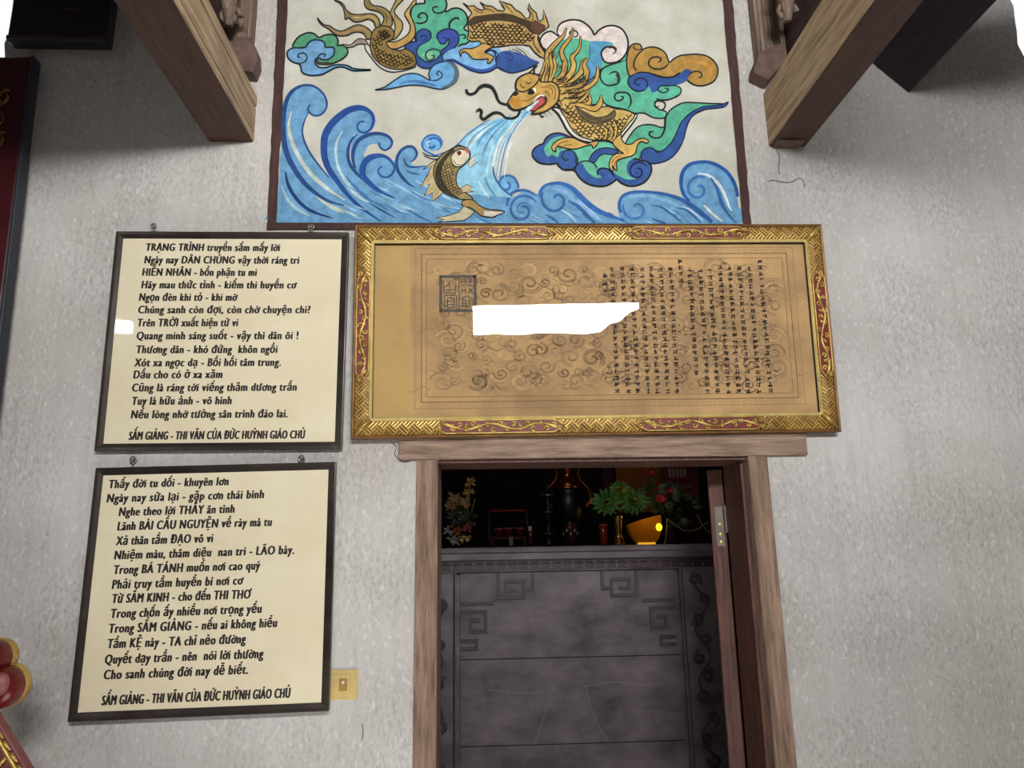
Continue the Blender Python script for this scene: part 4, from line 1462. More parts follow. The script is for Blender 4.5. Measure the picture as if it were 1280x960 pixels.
def sl(pts, wd=.0065):
    drib(b, [(sx0 + (sx1 - sx0) * p[0], sz1 - (sz1 - sz0) * p[1]) for p in pts], wd, M_SEAL, DY - .0004)


for q in (((0, .04), (1, .04)), ((0, .96), (1, .96))):
    sl(q, .013)
for q in (((.04, 0), (.04, 1)), ((.96, 0), (.96, 1))):
    sl(q, .013)
for q in (((.53, .06), (.53, .94)), ((.12, .14), (.12, .48)), ((.28, .12), (.28, .40)), ((.44, .14), (.44, .48)), ((.12, .41), (.44, .41)), ((.12, .48), (.44, .48)), ((.2, .28), (.28, .28)),
          ((.14, .55), (.46, .55)), ((.14, .55), (.14, .9)), ((.46, .55), (.46, .9)), ((.22, .62), (.4, .62)), ((.22, .70), (.4, .70)), ((.22, .62), (.22, .9)), ((.4, .62), (.4, .9)), ((.22, .80), (.4, .80)), ((.22, .88), (.4, .88)),
          ((.6, .12), (.72, .12)), ((.6, .12), (.6, .24)), ((.72, .12), (.72, .24)), ((.6, .18), (.72, .18)), ((.78, .12), (.9, .12)), ((.78, .18), (.9, .18)), ((.84, .1), (.84, .24)), ((.58, .28), (.9, .28)),
          ((.62, .34), (.62, .5)), ((.7, .32), (.7, .5)), ((.58, .42), (.74, .42)), ((.78, .34), (.9, .5)), ((.9, .34), (.78, .5)), ((.8, .40), (.9, .40)),
          ((.75, .56), (.58, .66)), ((.75, .56), (.91, .66)), ((.62, .68), (.72, .68)), ((.62, .68), (.62, .84)), ((.72, .68), (.72, .84)), ((.58, .84), (.74, .84)), ((.62, .76), (.72, .76)), ((.78, .7), (.9, .7)), ((.9, .7), (.9, .86)), ((.8, .7), (.8, .9)), ((.78, .78), (.9, .78))):
    sl(q, .0042)
b.build('seal_stamp', doc, recalc=False)
# glass pane
b = MB()
b.box((-ix, 0.0105, iz0), (ix, 0.0135, iz1), M_GLASS)
b.build('glass_pane', gilt)
for xx in (-.55, .55):      # wall hooks behind the frame
    b = MB()
    b.box((xx - .02, .036, GH - .06), (xx + .02, .09, GH - .04), M_STEEL)
    b.build('wall_hook', gilt)

# ---------------------------------------------------------------- light switch half hidden by the lower board
tlp, brp = W(412, 837.5), W(447, 874)
sw = thing('light_switch', 'gold coloured wall switch plate peeping out behind the lower poem board', 'switch', ((brp.x - .06), 0, (tlp.z + brp.z) / 2))
hh = (tlp.z - brp.z) / 2
b = MB()
b.box((-.062, -.009, -hh), (.06, -0.0005, hh), M_SWITCH)
bevel(b.build('plate', sw), .003)
b = MB()
b.box((-.045, -.011, -hh + .018), (.030, -.008, hh - .016), M_SWITCH)
bevel(b.build('bezel', sw), .001)
b = MB()
b.box((-.012, -.014, -.022), (.020, -.010, .024), M_SWITCHD)
bevel(b.build('rocker', sw), .002)
b = MB()
b.ball((.004, -.0145, .010), .006, .002, .005, M_WHITE, 10, 6)
b.build('indicator', sw, True)

# ---------------------------------------------------------------- roof timbers
gap = -0.001
bl = thing('roof_beam', 'weathered square roof beam left of the mural, its lit side grooved', 'beam', (0, 0, 0))
b = MB()
b.prism([(-1.240, 3.435), (-1.040, 3.435), (-1.036, 3.440), (-1.036, 3.466), (-1.050, 3.469), (-1.050, 3.474), (-1.038, 3.478), (-1.038, 3.600), (-1.050, 3.604), (-1.050, 3.609), (-1.036, 3.613), (-1.036, 3.664), (-1.042, 3.672), (-1.240, 3.672)], -3.2, gap, M_BEAM)
b.build('timber', bl)
b = MB()
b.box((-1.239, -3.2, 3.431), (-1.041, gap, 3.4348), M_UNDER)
b.build('shaded_underside', bl)['label'] = 'brown varnished underside with its shade painted in'
b = MB()
b.box((-1.232, -3.2, 3.673), (-1.198, -0.03, 4.74), M_BEAMDARK)  # board added above the beam to keep light off the upper left wall
b.build('light_block_board', bl)
br_ = thing('roof_beam', 'plain weathered roof beam right of the mural, its tan side unmoulded', 'beam', (0, 0, 0))
b = MB()
b.box((1.380, -3.2, 3.432), (1.556, gap, 3.712), M_BEAM)
bevel(b.build('timber', br_), .003)
b = MB()
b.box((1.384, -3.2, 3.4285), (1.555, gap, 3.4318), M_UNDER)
b.build('shaded_underside', br_)['label'] = 'brown varnished underside with its shade painted in'
b = MB()
b.prism([(1.405, 3.420), (1.520, 3.420), (1.530, 3.424), (1.530, 3.4284), (1.400, 3.4284), (1.396, 3.424)], -0.07, gap, M_BLOCK)
b.build('bearing_pad', br_)
b = MB()
b.box((1.500, -3.2, 3.713), (1.540, -0.03, 4.74), M_BEAMDARK)  # added on this side too, holding light back from the upper right wall
b.build('light_block_board', br_)

# square purlin set on edge, upper right
M_PURLIN = mat('sooty_purlin', (52, 38, 46), 0.85, c2=(32, 22, 30), vscale=7, vmap=(7, .5, 7))
b = MB()
hs = .117
PM = Matrix.Translation((2.108, 0, 3.892)) @ Matrix.Rotation(math.radians(45), 4, 'Y')
b.box((-hs, -3.2, -hs), (hs, gap, hs), M_PURLIN, PM)
pu = bevel(b.build('purlin'), .006)
tag(pu, 'sooty dark purlin set on edge in the upper right corner', 'beam')


def strut(label, x0, x1, zb, foot, carve):
    t = thing('bracket_strut', label, 'strut', ((x0 + x1) / 2, 0, zb))
    cx = (x0 + x1) / 2
    b = MB()
    wv = x1 - x0
    prof = [(x0 - cx, -.002), (x0 - cx, -.060)]
    nfl = 6
    for i in range(nfl):
        f0 = x0 - cx + wv * (i + .12) / nfl
        f1 = x0 - cx + wv * (i + .88) / nfl
        fm = (f0 + f1) / 2
        prof += [(f0, -.060), (f0 + .001, -.052), (fm, -.049), (f1 - .001, -.052), (f1, -.060)]
    prof += [(x1 - cx, -.060), (x1 - cx, -.002)]
    n = len(prof)
    top = 4.74 - zb
    vs = [(p[0], p[1], 0.001) for p in prof] + [(p[0], p[1], top) for p in prof]
    tri = [tuple(q) for q in tessellate_polygon([[Vector((p[0], p[1], 0)) for p in prof]])]
    b.add(vs, tri + [tuple(n + i for i in q) for q in tri] + [(i, (i + 1) % n, n + (i + 1) % n, n + i) for i in range(n)], M_POST)
    b.build('fluted_post', t)
    b = MB()
    b.prism([(p[0] - cx, p[1] - zb) for p in foot], -.075, -.002, M_BLOCK)
    bevel(b.build('foot_block', t), .008)
    b = MB()
    for (sx, sz, R, s, y) in carve:
        pts = []
        for k in range(24):
            a = k * .42
            RR = R * (1 - k / 28)
            pts.append((sx - cx + s * RR * math.cos(a), y, sz - zb + RR * math.sin(a)))
        b.tube(pts, [R * .28 * (1 - k / 40) for k in range(24)], M_POST, 7)
    c = carve[0]
    b.tube([(c[0] - cx, c[4], c[1] - zb - c[2]), (c[0] - cx, c[4] - .02, c[1] - zb + c[2]), (c[0] - cx + .02, c[4], c[1] - zb + .6)], [.02, .035, .04], M_POST, 8)
    b.build('carved_scroll', t, True)
    return t


strut('fluted strut with a brown foot standing over the left beam', -1.195, -1.065, 3.80,
      [(-1.135, 3.93), (-1.06, 3.93), (-1.030, 3.865), (-1.024, 3.80), (-1.040, 3.745), (-1.075, 3.75), (-1.135, 3.76)],
      [(-1.13, 3.97, .05, 1, -.16), (-1.13, 4.10, .045, -1, -.2)])
strut('fluted strut with a brown foot standing over the right beam', 1.350, 1.490, 3.80,
      [(1.355, 3.895), (1.470, 3.945), (1.488, 3.885), (1.487, 3.86), (1.385, 3.735), (1.312, 3.775), (1.318, 3.812)],
      [(1.43, 3.99, .05, 1, -.22), (1.435, 4.10, .045, -1, -.26)])

# ---------------------------------------------------------------- lacquered plaque and couplet board on the left
pq = thing('lacquer_plaque', 'black lacquered horizontal plaque in the dark upper left corner', 'plaque', (-1.95, -.12, 3.857))
M_LACQ = mat('black_lacquer', (26, 22, 34), 0.35, var=.2, vscale=6)
M_LACQE = mat('dull_purple_edge', (56, 32, 52), 0.45)
b = MB()
b.box((-.178, 0, 0), (.262, .06, .62), M_LACQ)
bevel(b.build('board', pq), .006)
b = MB()
for z0 in (0.004,):
    b.box((-.178, -.008, z0), (.262, 0, z0 + .022), M_LACQE)
b.box((.240, -.008, .026), (.262, 0, .62), M_LACQ)
bevel(b.build('moulding', pq), .003)
for (x, z) in ((.09, .16), (-.12, .25), (.10, .27), (-.13, .33)):
    b = MB()
    b.tube([(x - .03, -.003, z), (x, -.007, z + .008), (x + .035, -.003, z + .004)], .004, M_LACQE, 6)
    b.build('worn_relief', pq, True)

cp = thing('couplet_board', 'tall dark red couplet board with gilt carving at the left edge', 'plaque', (-2.10, -.10, 1.75),
           )
cp.rotation_euler = (0, math.radians(-1.5), 0)
b = MB()
b.box((-.020, 0.0, 0), (.130, .05, 2.04), M_DARKRED)
bevel(b.build('board', cp), .008)
b = MB()
b.box((.130, -.006, 0.0), (.145, .05, 2.04), mat('dark_teal_edge', (40, 44, 56), .5, var=.15, vscale=8))
bevel(b.build('edge_strip', cp), .004)
b = MB()
r = random.Random(9)
for k in range(16):
    z = .25 + k * .105
    s = 1 if k % 2 else -1
    pts = []
    for t in range(14):
        a = 1.2 + s * t * .45
        R = .036 * (1 - t / 18)
        pts.append((.03 + .03 * s * .5 + R * math.cos(a), -.004, z + R * 1.2 * math.sin(a)))
    b.tube(pts, [.006 - .0003 * t for t in range(14)], M_GOLDDARK, 6)
    b.tube([(.02, -.003, z - .04), (.05 * s * .6 + .03, -.007, z), (.035, -.003, z + .06)], [.003, .007, .002], M_GOLDDARK, 6)
b.tube([(-.03 + .012 * math.sin(i * .8), -.004, .15 + i * .055) for i in range(32)], .005, M_GOLDDARK, 6)
b.build('gilt_carving', cp, True)

# ---------------------------------------------------------------- red and gold carved stand, lower left
st = thing('carved_stand', 'red lacquered carved stand with gilt relief and rounded top in the lower left corner', 'stand', (-1.50, -.50, 0))
M_STRED = mat('worn_pink_red_lacquer', (142, 84, 84), .5, c2=(110, 50, 54), vscale=10)
M_LOBE = mat('deep_red_lobe', (100, 16, 16), .25, var=.2, vscale=9)
u = Vector((.60, 0, -.80))          # along the sloping leg
nrm = Vector((.80, 0, .60))
tp = Vector((-.034, 0, 1.112))


def lp(f, s, y):
    q = tp + u * f + nrm * s
    return (q.x, y, q.z)


b = MB()
Lg = 1.37
for (s0, s1, y0, y1) in ((-.16, .002, -.035, .0),):
    vs = [lp(0, s0, y0), lp(0, s1, y0), lp(Lg, s1, y0), lp(Lg, s0, y0), lp(0, s0, y1), lp(0, s1, y1), lp(Lg, s1, y1), lp(Lg, s0, y1)]
    b.add(vs, [(0, 1, 2, 3), (4, 7, 6, 5), (0, 4, 5, 1), (1, 5, 6, 2), (2, 6, 7, 3), (3, 7, 4, 0)], M_STRED)
bevel(b.build('leg_panel', st), .006)
b = MB()
b.tube([lp(f * .1, -.022, -.040) for f in range(13)], .007, M_GOLD, 7)
r = random.Random(2)
for k in range(30):
    f = .01 + k * .043
    for s in (-1, 1):
        base = lp(f, -.017 - (.006 if s < 0 else -.004), -.040)
        tip = lp(f + .035, -.017 + s * (.012 if s > 0 else .08), -.046)
        mid = lp(f + .010, -.017 + s * (.009 if s > 0 else .05), -.048)
        b.tube([base, mid, tip], [.007, .007, .002], M_GOLD, 6)
for k in range(10):
    c = lp(.06 + k * .12, -.115, -.04)
    pts = [(c[0] + .022 * (1 - t / 14) * math.cos(t * .6), -.042, c[2] + .022 * (1 - t / 14) * math.sin(t * .6)) for t in range(11)]
    b.tube(pts, .006, M_GOLD, 6)
b.build('gilt_relief', st, True)


def lobe(px, py, R):
    p = W(px, py, -.5)
    c = (p.x - st.location.x, 0.0, p.z)
    b = MB()
    b.lathe([(0.0005, -.05), (R * .9, -.05), (R * .99, -.036), (R, -.0), (R * .92, .036), (R * .7, .05), (0.0005, .054)], c, M_LOBE, 28, 'y')
    o = b.build('cloud_lobe', st, True)
    b = MB()
    b.lathe([(R * .96, -.018), (R * 1.03, -.022), (R * 1.05, -.036), (R * 1.03, -.050), (R * .96, -.054)], c, M_GOLD, 28, 'y')
    b.build('gilt_rim', o, True)
    return o


lobe(-11, 823, .056)
lobe(1, 859, .066)
b = MB()
q = W(1, 856, -.56)
b.ball((q.x - st.location.x - .01, -.05, q.z), .030, .02, .036, M_STRED, 14, 8)
b.build('boss', st, True)
b = MB()
e = tp + u * Lg
b.box((e.x - .30, -.09, 0), (e.x + .14, .12, .06), M_STRED)
b.box((-.36, -.03, 0.06), (-.20, .06, 1.16), M_STRED)
b.box((-.45, -.09, 0), (e.x - .30, .12, .05), M_STRED)
bevel(b.build('foot_frame', st), .006)
b = MB()
b.box((-.36, -.03, 1.10), (-.09, .06, 1.14), M_STRED)
b.build('top_rail', st)

# ---------------------------------------------------------------- altar in the dark room
AY = 1.2
al = thing('altar_cabinet', 'tall smoke-darkened carved wooden altar inside the doorway', 'altar', (.49, AY, 0))
b = MB()
b.box((-.92, -.05, 1.553), (.92, .75, 1.585), M_ALTAR)
bevel(b.build('tabletop', al), .005)
b = MB()
b.box((-.86, 0.02, 0), (.86, .72, 1.552), M_ALTAR)
b.build('body', al)
b = MB()
b.box((-.90, -.035, 1.515), (.90, .02, 1.5525), M_ALTAR)
b.box((-.88, -.02, 1.448), (.88, .02, 1.515), M_BLACKRED)
b.tube([(-.88, -.022, 1.510), (.88, -.022, 1.510)], .006, M_ALTARLINE, 6)
b.tube([(-.88, -.022, 1.452), (.88, -.022, 1.452)], .005, M_ALTAR, 6)
for i in range(28):
    x = -.85 + i * .063
    b.box((x - .004, -.026, 1.462), (x + .004, -.019, 1.480), M_ALTAR)
    b.tube([(x + .01, -.021, 1.488), (x + .03, -.026, 1.496), (x + .053, -.021, 1.488)], .0045, M_ALTARLINE, 5)
b.build('cornice', al)
b = MB()
for z0, z1 in ((0, .530), (.535, .975), (.980, 1.446)):
    b.box((-.612, -.002, z0), (.622, .02, z1), M_ALTAR)
pn = b.build('front_panel', al)
KK = [0.0]
for s in (-1, 1):
    b = MB()
    KK[0] = 0.0
    o = .605
    def fx(a_, z_, c_, d_):
        xa, xb = sorted((s * (o - a_), s * (o - c_)))
        KK[0] += .00023
        e_ = .003
        b.box((xa - e_, -.011 - KK[0], z_ - e_), (xb + e_, -.001, d_ + e_), M_ALTARLINE)
    for (p0, q0, p1, q1) in ((.20, 1.30, .215, 1.44), (.20, 1.30, .36, 1.312), (.348, 1.30, .36, 1.40), (.245, 1.388, .36, 1.40), (.245, 1.34, .257, 1.40), (.245, 1.34, .31, 1.35), (.36, 1.34, .41, 1.352), (.40, 1.34, .412, 1.44),
                             (0, 1.27, .18, 1.282), (.0, 1.225, .14, 1.237), (.128, 1.12, .14, 1.237), (.045, 1.12, .14, 1.132), (.045, 1.12, .057, 1.19), (.045, 1.178, .10, 1.19), (0, 1.07, .09, 1.082), (.078, 1.03, .09, 1.082), (0, 1.03, .09, 1.04)):
        fx(p0, q0, p1, q1)
    b.build('fret_carving', pn)
b = MB()
M_SCR = mat('pale_scratch', (122, 114, 116), .7)
for s_ in ("668,932 676,908 690,864", "692,862 688,852", "626,908 632,888 638,862", "598,850 603,866 606,890", "732,858 738,884 748,908 760,926", "610,862 640,866 680,866", "730,858 770,852 805,856", "666,896 660,878"):
    q = [W(p[0], p[1], AY - .004) for p in P(s_)]
    b = MB()
    b.tube([(p.x - .49, -.003, p.z) for p in q], .0028, M_SCR, 5)
    b.build('scratch', pn)
for s in (-1, 1):
    b = MB()
    xa, xb = sorted((s * .640 + .005, s * .860))
    b.box((xa, -.014, 0), (xb, .02, 1.446), M_ALTAR)
    for xx in (xa + .012, xb - .012):
        b.tube([(xx, -.016, 0), (xx, -.016, 1.44)], .006, M_ALTARLINE, 6)
    stl = b.build('carved_stile', al)
    b = MB()
    r = random.Random(4)
    for k in range(13):
        z = .12 + k * .105
        cx = (xa + xb) / 2 + (.022 if k % 2 else -.022)
        for R in (.045, .028):
            pts = [(cx + R * (1 - t / 16) * math.cos(t * .55 + k), -.017, z + R * (1 - t / 16) * math.sin(t * .55 + k)) for t in range(13)]
            b.tube(pts, .0055, M_ALTARLINE, 5)
    b.tube([((xa + xb) / 2 + .04 * math.sin(i * .785), -.017, .06 + i * .035) for i in range(40)], .006, M_ALTARLINE, 5)
    b.build('scroll_carving', stl, True)

TZ = 1.5855


def on_altar(px, y):
    p = W(px, 683, y)
    return (p.x, y, TZ)


def zat(px, py, y):
    return W(px, py, y).z - TZ


# flower bouquet, far left
yb = 1.50
c0 = on_altar(576, yb)
t = thing('flower_bouquet', 'bouquet of pale, orange and pink flowers at the left end of the altar', 'flowers', c0)
b = MB()
b.lathe([(.030, 0), (.034, .01), (.026, .05), (.030, .09), (.036, .11), (.030, .108), (.002, .09)], (0, 0, 0), M_BLACKRED, 16)
b.build('vase', t, True)
b = MB()
r = random.Random(21)
for k in range(7):
    a = r.uniform(-.09, .09)
    b.tube([(a * .2, r.uniform(-.01, .01), .09), (a * .6, 0, .17), (a, r.uniform(-.03, .03), .30)], .0035, M_GREEN2, 5)
b.build('stem', t, True)
for mt, nm, spots, nl, sz in ((M_DRY, 'dried_spray', ((-.06, .25), (-.02, .29), (.03, .27), (.05, .33), (.06, .39), (-.045, .31)), 12, .040),
                              (M_DKGREEN, 'leaf_spray', ((-.04, .18), (.05, .17)), 8, .06),
                              (M_ORPETAL, 'orange_flower', ((-.035, .125), (-.02, .10)), 7, .036),
                              (M_PINKPETAL, 'pink_flower', ((.045, .115), (.06, .14)), 7, .034),
                              (M_WHPETAL, 'pale_flower', ((-.075, .10), (-.055, .05), (-.03, .04)), 6, .036),
                              (M_GOLDBRIGHT, 'yellow_flower', ((.015, .05), (.04, .06), (.0, .19)), 7, .028)):
    for (sx, sz_) in spots:
        b = MB()
        c = Vector((sx, -.05, sz_))
        b.ball(c, .007, .007, .007, mt, 6, 4)
        for k in range(nl):
            a = r.uniform(0, 6.28)
            b.leaf(c, c + Vector((math.cos(a) * sz, -.012, math.sin(a) * sz)), sz * .42, mt, (0, -1, .2))
        b.tube([c, (sx * .35, -.01, .10)], .0025, M_GREEN2, 5)
        b.build(nm, t)

# dark red offering stand with cups
ys = 1.45
c0 = on_altar(636, ys)
t = thing('offering_stand', 'low dark red lacquer offering stand holding small cups on the altar', 'stand', c0)
b = MB()
b.box((-.11, -.07, .045), (.11, .07, .062), M_DARKRED)
b.box((-.125, .045, .215), (.125, .06, .225), M_RED)
b.box((-.125, .045, .0), (-.113, .06, .225), M_DARKRED)
b.box((.113, .045, .0), (.125, .06, .225), M_DARKRED)
b.build('tray', t)
for sx in (-1, 1):
    for sy in (-1, 1):
        b = MB()
        b.box((sx * .10 - .012, sy * .05 - .012, 0), (sx * .10 + .012, sy * .05 + .012, .045), M_DARKRED)
        b.build('leg', t)
b = MB()
b.box((.0, -.075, .008), (.022, -.070, .058), mat('pale_label', (190, 150, 140), .7))
b.build('paper_tag', t)
for k, dx in enumerate((-.06, .0, .065)):
    p = (c0[0] + dx, ys - .02, TZ + .0625)
    cup = thing('offering_cup', ['small red cup at the left of the low offering stand', 'small red cup in the middle of the low offering stand', 'small red cup at the right of the low offering stand'][k], 'cup', p, 'cups on the offering stand')
    b = MB()
    b.lathe([(.012, 0), (.014, .006), (.024, .03), (.028, .048), (.025, .046), (.002, .02)], (0, 0, 0), M_RED, 16)
    b.build('bowl', cup, True)
    b = MB()
    b.lathe([(.0275, .038), (.029, .048), (.0265, .050)], (0, 0, 0), M_PINKPETAL, 16)
    b.build('rim', cup, True)

# candle glass
c0 = on_altar(663, 1.36)
t = thing('candle_glass', 'little red candle glass with a pale wax top on the altar', 'candle', c0)
b = MB()
b.lathe([(.014, 0), (.018, .02), (.022, .09), (.019, .09), (.003, .06)], (0, 0, 0), M_DARKRED, 14)
b.build('glass', t, True)
b = MB()
b.tube([(0, 0, .06), (0, 0, .118)], [.013, .011], M_CANDLE, 10)
b.build('wax', t, True)

# turned candlestick
c0 = on_altar(686, 1.46)
t = thing('candlestick', 'tall black turned candlestick near the middle of the altar', 'candlestick', c0)
b = MB()
b.lathe([(.048, 0), (.050, .012), (.034, .03), (.030, .07), (.040, .08), (.018, .10), (.014, .19), (.034, .205), (.016, .22), (.013, .28), (.042, .30), (.046, .315), (.012, .318), (.010, .36), (.001, .37)], (0, 0, 0), M_BLACK, 22)
b.build('shaft', t, True)
b = MB()
for z, R in ((.075, .041), (.205, .035), (.308, .045)):
    b = MB()
    b.tube([(R * math.cos(q * .3927), R * math.sin(q * .3927), z) for q in range(16)], .0022, M_STEEL, 5, True)
    b.build('ring', t, True)

# copper incense urn behind
c0 = on_altar(712, 1.72)
t = thing('incense_urn', 'dark copper incense urn with curling handles behind the candlestick', 'urn', c0)
b = MB()
b.lathe([(.06, 0), (.07, .02), (.05, .05), (.10, .12), (.125, .22), (.11, .29), (.085, .33), (.10, .36), (.09, .36), (.01, .30)], (0, 0, 0), M_BLACK, 28)
b.build('bowl', t, True)
for s in (-1, 1):
    b = MB()
    pts = [(s * .11, -.02, .24), (s * .15, -.02, .30), (s * .13, -.02, .37), (s * .085, -.02, .42), (s * .07, -.02, .48), (s * .10, -.02, .52)]
    b.tube([q[:3] for q in catmull(pts, 4)], [.018 - .0005 * i for i in range(21)], M_COPPER, 8)
    b.build('handle', t, True)
b = MB()
b.lathe([(.095, .362), (.08, .40), (.05, .43), (.03, .47), (.045, .50), (.02, .54), (.001, .55)], (0, 0, 0), M_COPPER, 24)
b.build('lid', t, True)

# patterned red jar, red tumbler
for (px, y, nm, lb, prof, mt, cat) in ((713, 1.40, 'patterned_jar', 'small dark red jar with pale flower pattern beside the candlestick', [(.03, 0), (.036, .02), (.05, .07), (.046, .11), (.03, .13), (.034, .14), (.001, .14)], M_DARKRED, 'jar'),
                                       (755, 1.38, 'orange_tumbler', 'slim orange-red glass tumbler left of the brass vase', [(.018, 0), (.020, .01), (.026, .125), (.023, .125), (.002, .02)], mat('orange_red_glass', (150, 54, 34), .15), 'glass')):
    t = thing(nm, lb, cat, on_altar(px, y))
    b = MB()
    b.lathe(prof, (0, 0, 0), mt, 20)
    b.build('body', t, True)
    b = MB()
    if nm == 'patterned_jar':
        for k in range(5):
            a = -1.57 + (k - 2) * .5
            b.ball((.047 * math.cos(a), .047 * math.sin(a), .07 + .018 * (k % 2)), .008, .004, .010, M_WHPETAL, 8, 6)
        b.build('flower_pattern', t, True)
    else:
        b.lathe([(.026, .115), (.028, .120), (.026, .126)], (0, 0, 0), M_PINKPETAL, 18)
        b.build('rim', t, True)

# brass vase and its green flower heads
yv = 1.36
c0 = on_altar(774, yv)
t = thing('brass_vase', 'small ribbed brass vase under the green flower heads', 'vase', c0)
b = MB()
b.lathe([(.032, 0), (.034, .008), (.026, .014), (.032, .022), (.024, .03), (.030, .04), (.020, .05), (.018, .07), (.022, .12), (.026, .16), (.030, .175), (.026, .175), (.004, .06)], (0, 0, 0), M_BRASS, 22)
b.build('body', t, True)
t = thing('green_flower_heads', 'two big green rosette flower heads standing in the brass vase', 'flowers', (c0[0], yv, TZ + .07))
b = MB()
for s in (-1, 1):
    b.tube([(s * .004, 0, .107), (s * .008, 0, .12), (s * .06, -.02, .15)], .005, M_DKGREEN, 6)
b.build('stem', t, True)
for (px, py, R, sd) in ((757, 628, .100, 1), (791, 627, .100, 2), (774, 613, .070, 3)):
    q = W(px, py, yv - .02)
    c = Vector((q.x - c0[0], -.03, q.z - TZ - .07))
    r = random.Random(sd)
    b = MB()
    for ring, n, mt in ((1.0, 15, M_GREEN), (.78, 12, M_GREEN), (.5, 9, M_GREEN2 if sd == 3 else M_GREEN), (.26, 6, M_GREEN2)):
        for k in range(n):
            a = 6.283 * (k + r.uniform(-.2, .2)) / n + ring * 2
            d = Vector((math.cos(a), -.55 * (1.1 - ring), math.sin(a) * .86))
            b.leaf(c + d * R * .12 + Vector((0, -.02 * (1 - ring), 0)), c + d * R * ring + Vector((0, -.05 * (1.2 - ring), 0)), .030, mt, (0, -1, 0), .12)
    b.build('flower_head', t)

# amber lamp bowl
yl = 1.52
for nm_, lc, pw, rad, colr in (('altar_fill_light', (.45, .62, 2.75), 5.0, .12, (1.0, .93, .86)), ('amber_bulb_light', W(812, 640, 1.40), .35, .03, (1.0, .66, .2))):  # first light is an added fill for the altar items, second the bowl's bulb
    l_ = bpy.data.lights.new(nm_, 'POINT')
    l_.energy, l_.shadow_soft_size, l_.color = pw, rad, colr
    lo = bpy.data.objects.new(nm_, l_)
    lo.location = lc
    COL.objects.link(lo)
c0 = on_altar(806, yl)
t = thing('amber_lamp', 'glowing amber lamp bowl to the right of the brass vase', 'lamp', c0)
M_AMBER = mat('amber_glass', (150, 92, 16), .25, emit=((196, 116, 10), .07))
b = MB()
x0, x1 = W(784, 660, yl).x - c0[0], W(827, 660, yl).x - c0[0]
zz = lambda px, py: zat(px, py, yl)
prof = [(x0, zz(784, 656)), (x0 + .018, zz(787, 667)), (x0 + .045, zz(793, 676)), (x0 + .06, .006), (x1 - .045, .006), (x1 - .02, zz(822, 672)), (x1, zz(827, 662)), (x1, zz(827, 643)), (x1 - .12, zz(805, 649))]
b.prism(prof, -.02, .05, M_AMBER)
bevel(b.build('bowl', t), .008)
b = MB()
b.ball((x1 - .022, -.024, zz(823, 659)), .020, .010, .024, mat('lit_bulb', (255, 220, 60), .3, emit=((255, 224, 40), 1.6)), 14, 10)
b.build('bulb', t, True)
b = MB()
b.box((x0 + .062, -.024, .0), (x1 - .05, .02, .012), mat('lit_amber_base', (240, 190, 60), .3, emit=((255, 186, 50), .7)))
b.build('base', t)

# artificial red flowers in a dark pot
yf = 1.62
c0 = on_altar(838, yf)
t = thing('red_flower_plant', 'dark leafed plant with red flowers at the right end of the altar', 'plant', c0)
b = MB()
b.lathe([(.05, 0), (.06, .02), (.08, .10), (.086, .11), (.078, .11), (.01, .09)], (0, 0, 0), M_BLACKRED, 20)
b.build('pot', t, True)
r = random.Random(33)
b = MB()
tips = []
for (px, py) in ((812, 590), (826, 622), (818, 606), (848, 640), (836, 612), (862, 628)):
    q = W(px, py, yf - .05)
    e = (q.x - c0[0], -.05, q.z - TZ)
    tips.append(e)
    b.tube([(r.uniform(-.02, .02), 0, .09), (e[0] * .5, -.02, e[2] * .55), e], .004, M_DKGREEN, 5)
b.build('stem', t, True)
b = MB()
for e in tips[1:]:
    for k in range(7):
        a = r.uniform(0, 6.28)
        q = Vector(e) + Vector((math.cos(a) * .02, .01, math.sin(a) * .03 - .03))
        b.leaf(q, q + Vector((math.cos(a) * .075, -.02, math.sin(a) * .06)), .034, M_DKGREEN, (0, -1, 0))
b.build('leaves', t)
for e, R in ((tips[0], .034), (tips[1], .045), (tips[4], .03)):
    b = MB()
    for k in range(14):
        a = k * 2.4
        rr_ = R * (.3 + .7 * k / 14)
        q = Vector(e)
        b.leaf(q + Vector((0, -.01 + .001 * k, -.01)), q + Vector((math.cos(a) * rr_, -.03 + .0016 * k, math.sin(a) * rr_ * .8)), R * .9, M_REDPETAL, (0, -1, 0), .25)
    b.build('red_flower', t)

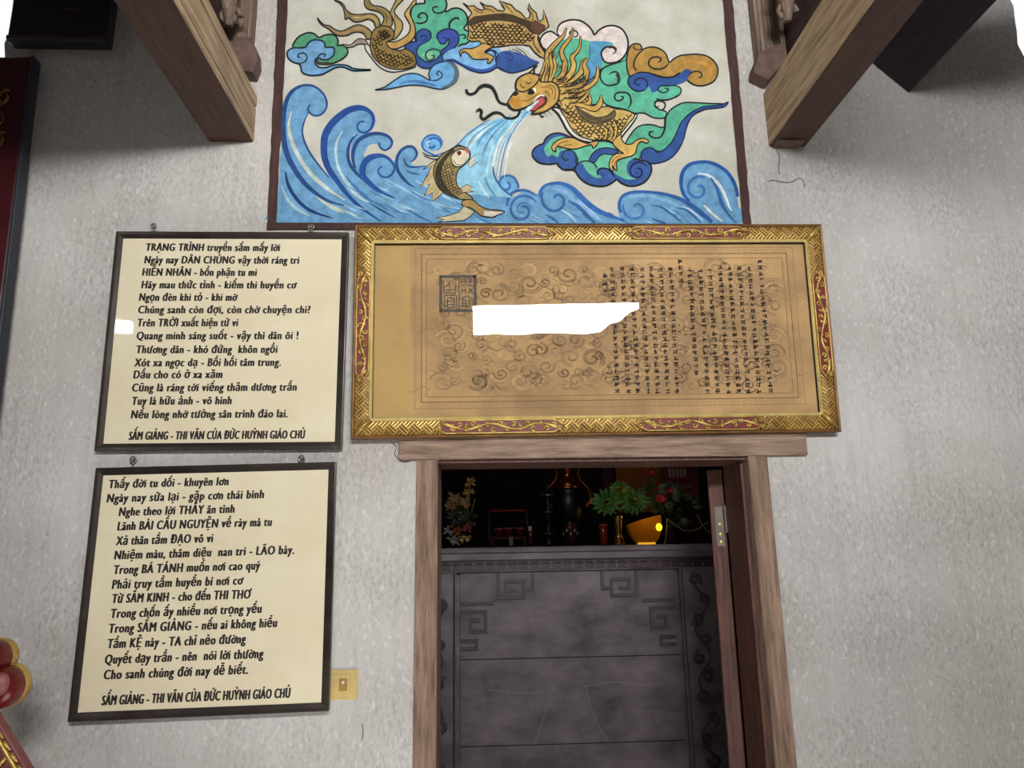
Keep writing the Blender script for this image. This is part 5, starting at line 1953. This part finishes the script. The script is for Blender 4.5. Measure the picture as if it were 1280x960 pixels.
# loop of pale wire
b = MB()
yw = 1.44
q = [W(*p, yw) for p in P("829,683 832,676 833,664 834,648 838,652 845,657 854,663 864,664 873,661 880,656 886,652")]
b.tube([(p.x, yw, p.z) for p in q], .0032, M_WIRE, 6)
q = [W(*p, yw) for p in P("871,643 876,654 882,662 890,668")]
b.tube([(p.x, yw - .008, p.z) for p in q], .003, M_WIRE, 6)
tag(b.build('wire_loop'), 'loop of pale wire hanging at the right end of the altar', 'wire')
b = MB()
c0 = on_altar(862, 1.75)
b.box((c0[0] - .07, 1.70, TZ), (c0[0] + .07, 1.80, TZ + .19), M_DARKRED)
tag(bevel(b.build('lacquer_box'), .006), 'dark red upright box behind the plant on the altar', 'box')

# poster and amber hanging on the back wall
yp = 2.697
def plane_px(name, pa, pb, m, y, th=.01):
    a_, c_ = W(*pa, y), W(*pb, y)
    b = MB()
    b.box((a_.x, y - th, c_.z), (c_.x, y, a_.z), m)
    return b.build(name), a_, c_
o_, a_, c_ = plane_px('amber_hanging', (768, 560), (828, 640), mat('amber_cloth', (170, 100, 34), .8, var=.12, vscale=5), yp)
tag(o_, 'amber cloth hanging on the far wall above the green flower heads', 'cloth')
o_, a_, c_ = plane_px('red_drape', (752, 560), (767.5, 640), M_DARKRED, yp)
tag(o_, 'narrow dark red drape beside the amber cloth', 'cloth')
yp = 2.697
pa, pc = W(824, 572, yp), W(874, 622, yp)
t = thing('red_poster', 'faded red poster with pale printed bars and marks behind the altar plant', 'poster', (pa.x, yp, pc.z))
b = MB()
wv, hv = pc.x - pa.x, pa.z - pc.z
b.box((0, -.008, 0), (wv, 0, hv), mat('faded_red_print', (150, 72, 66), .7, c2=(96, 34, 38), vscale=6))
b.build('sheet', t)
b = MB()
M_PR = mat('pale_print', (206, 180, 170), .7, var=.1)
r = random.Random(8)
for k in range(5):
    x = wv * (.22 + .1 * k)
    b.box((x, -.0095, hv * .50), (x + wv * .065, -.0082, hv * .72), M_PR)
b.build('printed_bars', t)
for row, n in ((.82, 9), (.24, 10)):
    b = MB()
    for k in range(n):
        x = wv * (.14 + .72 * k / n)
        z = hv * row + r.uniform(-.006, .006)
        b.box((x, -.0095, z), (x + wv * r.uniform(.02, .05), -.0082, z + hv * r.uniform(.03, .09)), M_PR)
    b.build('printed_marks', t)
b = MB()
b.box((wv * .2, -.0095, hv * .40), (wv * .75, -.0082, hv * .46), M_REDPETAL)
b.build('red_band', t)
